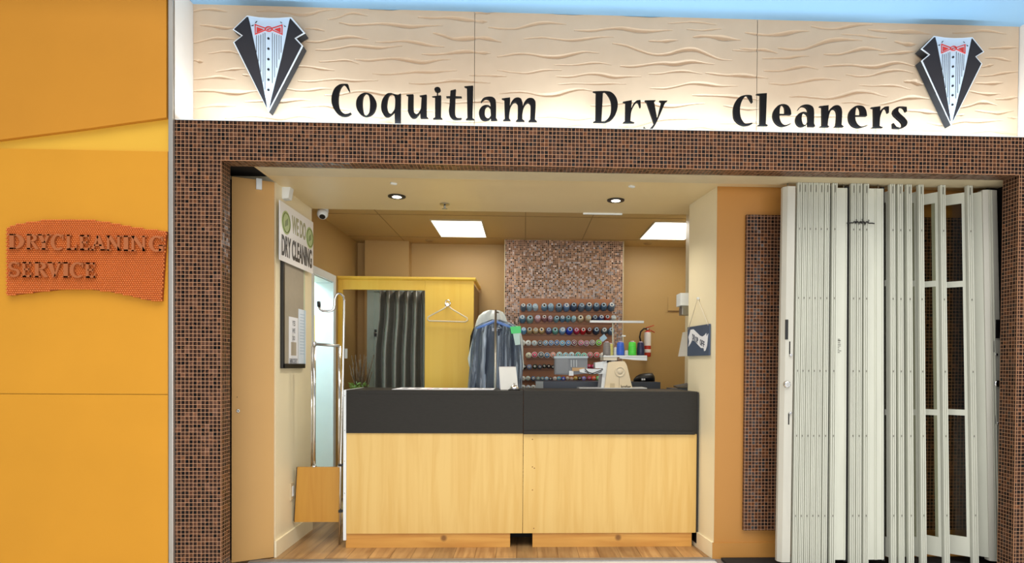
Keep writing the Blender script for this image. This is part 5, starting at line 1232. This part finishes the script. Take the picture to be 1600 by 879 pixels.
eprism([(952.5, 611), (953.5, 598.5), (960.5, 598.5), (960.5, 611)], EYm - 0.024, EYm - 0.018, mat('vent_cream', (214, 196, 158), 0.5), 'vent_panel')
eprism([(967.2, 589), (967.7, 589), (967.7, 612), (967.2, 612)], EYm - 0.0212, EYm - 0.0195, mat('seam_tan', (170, 150, 116), 0.6), 'seam')
eprism([(930, 566), (945, 564), (945, 575), (930, 575)], EYm + 0.03, EYm + 0.16, M_EMW, 'upper_arm')
eprism([(905, 577), (912, 575.5), (945, 576.5), (945, 583.5), (922, 584), (906, 581)], EYm + 0.0, EYm + 0.13, M_EMW, 'lower_arm')
eprism([(866.8, 557.5), (918, 557), (918, 583), (890, 585.5), (866.8, 584.5)], EYm + 0.02, EYm + 0.2, M_EMG, 'needle_head')
eprism([(866, 556), (919, 556), (919, 559), (866, 559.5)], EYm + 0.005, EYm + 0.21, mat('pale_blue_plastic', (176, 196, 206), 0.4), 'head_lid')
eprism([(868.5, 560), (888, 560), (888, 583), (868.5, 583)], EYm + 0.008, EYm + 0.018, mat('dark_grey_screen', (104, 110, 116), 0.3), 'screen_cover')
for a in (891.5, 895.5, 899.5): eprism([(a, 562), (a + 2.2, 562), (a + 2.2, 573), (a, 573)], EYm + 0.008, EYm + 0.018, mat('needle_bar_grey', (158, 166, 172), 0.35), 'needle_bar')
eprism([(894, 574), (914, 574), (914, 579), (894, 579.5)], EYm + 0.004, EYm + 0.018, mat('tan_strip', (196, 160, 112), 0.5), 'hoop_strip')
eprism([(889, 579), (896, 579), (896, 586.5), (889, 586.5)], EYm + 0.005, EYm + 0.03, M_EMW, 'bracket')
obj('cable', MB().tube([E2(914, 576, EYm - .01), E2(919, 581, EYm - .01), E2(926, 583, EYm - .01), E2(934, 580, EYm - .01), E2(942, 577, EYm)], 0.004, 8), M_BLACK, em)
obj('cable', MB().tube([E2(914, 579, EYm - .01), E2(921, 584, EYm - .01), E2(930, 584, EYm - .01), E2(940, 580, EYm)], 0.003, 8), M_BLACK, em)
# thread stand
eprism([(943, 556), (964, 556), (964, 562.5), (943, 562.5)], EYm + 0.0, EYm + 0.26, mat('ivory_plastic', (222, 214, 194), 0.4), 'stand_cap')
eprism([(948, 562.6), (961, 562.6), (962, 566), (948, 566)], EYm + 0.02, EYm + 0.2, M_EMG, 'stand_neck')
TZ = E2(985, 555, EYm + .02)
eprism([(943, 555), (1011, 555), (1011, 557.2), (943, 557.2)], EYm - 0.01, EYm + 0.3, M_EMW, 'spool_tray')
eprism([(968, 557.5), (1011, 557.3), (1011, 563), (990, 562), (968, 559.5)], EYm - 0.005, EYm + 0.02, M_EMW, 'tray_skirt')
gy = EYm + 0.2
obj('guide_post', MB().tube([E2(957.5, 556, gy), E2(957.5, 503, gy)], 0.006, 8), mat('pale_rod', (200, 200, 182), 0.4), em)
obj('guide_post', MB().tube([E2(973.5, 556, gy), E2(973.5, 525, gy)], 0.004, 8), mat('pale_rod', (200, 200, 182), 0.4), em)
obj('guide_bar', MB().box((E2(921.5, 502, gy).x, gy - 0.01, E2(960, 504, gy).z), (E2(1006, 502, gy).x, gy + 0.012, E2(960, 500.5, gy).z), 0.003), M_EMW, em)
obj('guide_tip', MB().box((E2(971.5, 524, gy).x, gy - 0.006, E2(974, 525.5, gy).z), (E2(977.5, 524, gy).x, gy + 0.006, E2(974, 523.5, gy).z)), M_EMW, em)
# cones on the stand
def cone(px, w, top_, c, lab, y, m=None):
    p = at(px, 554.9, y); h = (554.6 - top_) / 1000 * y; r_ = w / 2000 * y; p.z = TZ.z + 0.0012
    t = thing('thread_cone', p, lab, 'thread cone', 'thread cones on the machine stand')
    obj('thread', MB().lathe([(r_ * .93, 0.001), (r_, h * .04), (r_, h * .4), (r_ * .86, h * .86), (r_ * .7, h * .93)], p, (0, 0, 1), 22), mat('cone_%d_%d_%d' % c, c, 0.4, var=0.12, scale=14, stretch=(1, 1, 12)), t)
    obj('tube', MB().lathe([(r_ * .5, h * .93), (r_ * .42, h), (r_ * .2, h)], p, (0, 0, 1), 16), mat('cone_tube_mauve', (205, 185, 205), 0.5), t)
cy_ = EYm + 0.07
cone(948, 12, 533, (128, 124, 122), 'grey thread cone, leftmost on the machine stand', cy_)
cone(953.5, 9, 535, (214, 208, 120), 'pale yellow thread cone half hidden behind the grey cone', cy_ + 0.1)
cone(969.3, 12.5, 532.5, (52, 98, 206), 'bright blue thread cone on the machine stand', cy_)
cone(987.8, 13, 532, (84, 214, 70), 'bright green thread cone on the machine stand', cy_)
cone(1001, 12, 532.5, (34, 36, 74), 'dark navy thread cone, rightmost on the machine stand', cy_)
cone(961.5, 5, 541, (232, 236, 240), 'small white thread cone behind and left of the blue cone', cy_ + 0.14)
cone(979, 6, 546, (236, 238, 240), 'small white thread cone between the blue and green cones', cy_ + 0.14)
ty = EYm + 0.16
tag(obj('swing_tag', MB().hexa([at(936.5, 528, ty), at(944, 521.5, ty), at(949, 528, ty), at(941.5, 534, ty)], (0, 0.003, 0)), mat('pale_blue_card', (150, 184, 206), 0.5)), 'pale blue card tag propped above the grey thread cone', 'tag')
# bag on the desk
by = DY + 0.2
bz = dzt - 0.001
bag = thing('black_bag', (at(1007, 597, by).x, by, bz), 'glossy black bag lying on the desk behind the machine', 'bag')
rings = []
for k, (s, hgt) in enumerate(((0, .25), (.12, .6), (.3, .85), (.5, .95), (.7, 1.0), (.88, 1.0), (.97, .75), (1, .4))):
    xx = at(990 + 32.5 * s, 590, by).x; ring = []
    for i in range(14):
        q = 2 * math.pi * i / 14
        ring.append(Vector((xx, by + 0.07 * hgt * math.cos(q), bz + 0.0445 * hgt * (1 + math.sin(q)) + 0.001)))
    rings.append(ring)
obj('body', MB().rings(rings), M_BLACK, bag)
mb = MB()
for k in range(2): mb.box((at(1002.5 + k * 3.2, 592, by - .075).x, by - 0.078, at(1005, 593.5, by).z), (at(1004.8 + k * 3.2, 592, by - .075).x, by - 0.066, at(1005, 590.8, by).z))
obj('white_mark', mb, M_PAPER, bag)
# fire extinguisher
FEY = 7.26
fx, fz = at(1011.5, 556, FEY).x, at(1011.5, 557, FEY).z
ft = at(1011.5, 516, FEY).z; r_ = 5.4 / 1000 * FEY
fe = thing('fire_extinguisher', (fx, FEY, fz), 'red and white fire extinguisher hung on the back wall', 'fire extinguisher')
H = ft - fz
M_FRED = mat('extinguisher_red', (196, 54, 36), 0.3); M_FWH = mat('label_white', (236, 232, 228), 0.4)
obj('cylinder', MB().lathe([(r_ * .9, 0), (r_, H * .03), (r_, H * .86), (r_ * .8, H * .95), (r_ * .4, H)], (fx, FEY, fz), (0, 0, 1), 24), M_FRED, fe)
obj('label_sleeve', MB().lathe([(r_ * 1.01, H * .42), (r_ * 1.02, H * .43), (r_ * 1.02, H * .88), (r_ * .9, H * .93)], (fx, FEY, fz), (0, 0, 1), 24, False), M_FWH, fe)
obj('label_band', MB().lathe([(r_ * 1.01, H * .16), (r_ * 1.02, H * .165), (r_ * 1.02, H * .28), (r_ * 1.01, H * .285)], (fx, FEY, fz), (0, 0, 1), 24, False), M_FWH, fe)
obj('valve', MB().lathe([(r_ * .35, 0), (r_ * .35, 0.03)], (fx, FEY, ft - 0.002), (0, 0, 1), 14), M_STEEL, fe)
obj('lever', MB().tube([(fx - 0.02, FEY, ft + 0.028), at(1022, 508, FEY)], 0.005, 8).tube([(fx - 0.01, FEY, ft + 0.022), at(1023, 519, FEY)], 0.006, 8), M_FRED, fe)
obj('hose', MB().tube([(fx, FEY, ft + 0.015), at(1006, 513, FEY), at(1001, 518, FEY - .01), at(999.5, 526, FEY - .01), at(1001.5, 536, FEY)], 0.009, 10), M_BLACK, fe)
obj('bracket', MB().box((fx - 0.03, FEY + r_ * 0.9, fz + H * .5), (fx + 0.03, BW - 0.0005, fz + H * .62)), M_STEEL, fe)
# access hatch on the back wall
h0, h1 = at(1043.5, 485, BW), at(1085, 464, BW)
ah = thing('access_hatch', ((h0.x + h1.x) / 2, BW, h0.z), 'square access hatch painted like the back wall at right', 'hatch')
obj('cover', MB().box((h0.x, BW - 0.012, h0.z), (h1.x, BW - 0.0005, h1.z), 0.002), M_TAN, ah)
obj('lower_edge', MB().box((h0.x, BW - 0.016, h0.z - 0.01), (h1.x, BW - 0.0005, h0.z - 0.0005)), mat('hatch_edge_brown', (120, 84, 44), 0.6), ah)
# dispenser and paper on the inner right wall
dx = 1.449
dA = at(1060.5, 475, 5.35)
ds = thing('wall_dispenser', (dx, 5.35, at(1065, 492, 5.35).z), 'white box dispenser on the right wall past the pier', 'dispenser')
obj('case', MB().box((dA.x, 5.29, at(1065, 478, 5.35).z), (dx + 0.0, 5.44, at(1065, 458.5, 5.35).z), 0.004), M_WHITE, ds)
obj('nozzle', MB().box((dA.x + 0.02, 5.31, at(1065, 492, 5.35).z), (dx, 5.42, at(1065, 480.5, 5.35).z), 0.003).box((dA.x + 0.018, 5.315, at(1065, 480.5, 5.35).z), (dx - 0.03, 5.40, at(1065, 478.1, 5.35).z)), M_STEEL, ds)
mb = MB().hexa([at(1059.5, 556.5, 5.4), at(1078, 556, 5.45), at(1078, 517, 5.45), at(1066.5, 519, 5.4)], (0.002, 0.004, 0))
tag(obj('hanging_paper', mb, M_PAPER), 'white sheet sticking out past the pier edge under the dispenser', 'paper')
# side shelf and tablet at the right end of the counter
sdx0, sdx1 = at(1050, 607, 5.5).x, 1.44
sd_ = thing('side_shelf', ((sdx0 + sdx1) / 2, 5.55, 0.9), 'dark shelf at the right wall just behind the counter end', 'shelf')
zsh = at(1060, 606.5, 5.5).z
obj('board', MB().box((sdx0, 5.46, zsh - 0.05), (1.449, 5.72, zsh), 0.003), mat('navy_laminate', (58, 68, 84), 0.4), sd_)
obj('bracket', MB().box((1.40, 5.5, zsh - 0.2), (1.449, 5.53, zsh - 0.0505)), M_STEEL, sd_)
tl = MB().hexa([at(1059, 605.4, 5.6), at(1082, 606, 5.5), at(1080, 597, 5.62), at(1073, 599, 5.68)], (0, 0.012, 0.004))
tag(obj('tablet', MB().hexa([(sdx0 + .05, 5.5, zsh + 0.001), (sdx0 + .22, 5.5, zsh + 0.001), (sdx0 + .22, 5.66, zsh + 0.045), (sdx0 + .05, 5.66, zsh + 0.012)], (0, 0.004, 0.008)), M_BLACK), 'black tablet lying tilted on the dark side shelf', 'tablet')
# drop off plaque on the pier side
def on_pier(px, py, off=0.0):
    n = Vector((-(PB.y - PA.y), PB.x - PA.x, 0)).normalized()      # facing the entry
    o = Vector((0, 0, EYE)); dv = Vector(ray(px, py)); k = (PA - o).dot(n) / dv.dot(n); return o + dv * k + n * off, n
c00, n = on_pier(1076.5, 556); c10, _ = on_pier(1110.5, 556.5); c01, _ = on_pier(1077.5, 511); 
du = (PB - PA).normalized()
wd = (c10 - c00).dot(-du)
o0 = c00 + n * 0.002; hd = c01.z - c00.z
dpl = thing('hanging_plaque', o0 - du * wd * .5, 'slate blue plaque with a white ribbon banner hung on the pier', 'sign')
uu = -du
obj('board', MB().hexa([o0, o0 + uu * wd, o0 + uu * wd + Z * hd, o0 + Z * hd], n * 0.012), mat('slate_blue_paint', (66, 80, 104), 0.45), dpl)
def dq(a, b, k=0.0125): return o0 + uu * (wd * a) + Z * (hd * b) + n * k
rib_t = [(0.06, .66), (.12, .78), (.16, .9), (.3, .9), (.45, .78), (.6, .66), (.72, .62), (.82, .66), (.88, .72), (.9, .6), (.97, .7)]
rib_b = [(.92, .3), (.86, .16), (.8, .14), (.78, .24), (.66, .25), (.5, .38), (.36, .5), (.24, .54), (.18, .44), (.06, .32), (.1, .5)]
lo = [[(a, b) for a, b in rib_t + rib_b]]
vs, fs = fill(lo, 1.0)
obj('ribbon', MB().add([dq(a, b, 0.0125 + 0.002 * (c + .5)) for a, b, c in vs], fs), M_PAPER, dpl)
mb = MB()
for i, ch in enumerate('DROP OFF'):
    if ch == ' ': continue
    a = 0.26 + i * 0.072; b = 0.60 - 0.037 * i + (0.02 if i < 2 else 0)
    put_text(mb, ch, dq(a, b - .06, 0.0145), uu + Z * (-0.35), Z, wd * 0.055, hd * .2, n * 0.0015, 0.03)
obj('lettering', mb, mat('slate_ink', (40, 52, 74), 0.5), dpl)
nl, _ = on_pier(1092.5, 466, 0.012)
ca, cb2 = dq(.06, .93, .013), dq(.95, .97, .013)
obj('cord', MB().tube([ca, nl, cb2], 0.0022, 6), mat('white_cord', (226, 218, 200), 0.7), dpl)
obj('nail', MB().lathe([(0.01, 0), (0.01, 0.014), (0.006, 0.018)], nl - n * 0.012, n, 12), M_WHITE, dpl)
for q in (ca, cb2): obj('eyelet', MB().lathe([(0.006, 0), (0.005, 0.004)], q - n * 0.002, n, 10), M_STEEL, dpl)
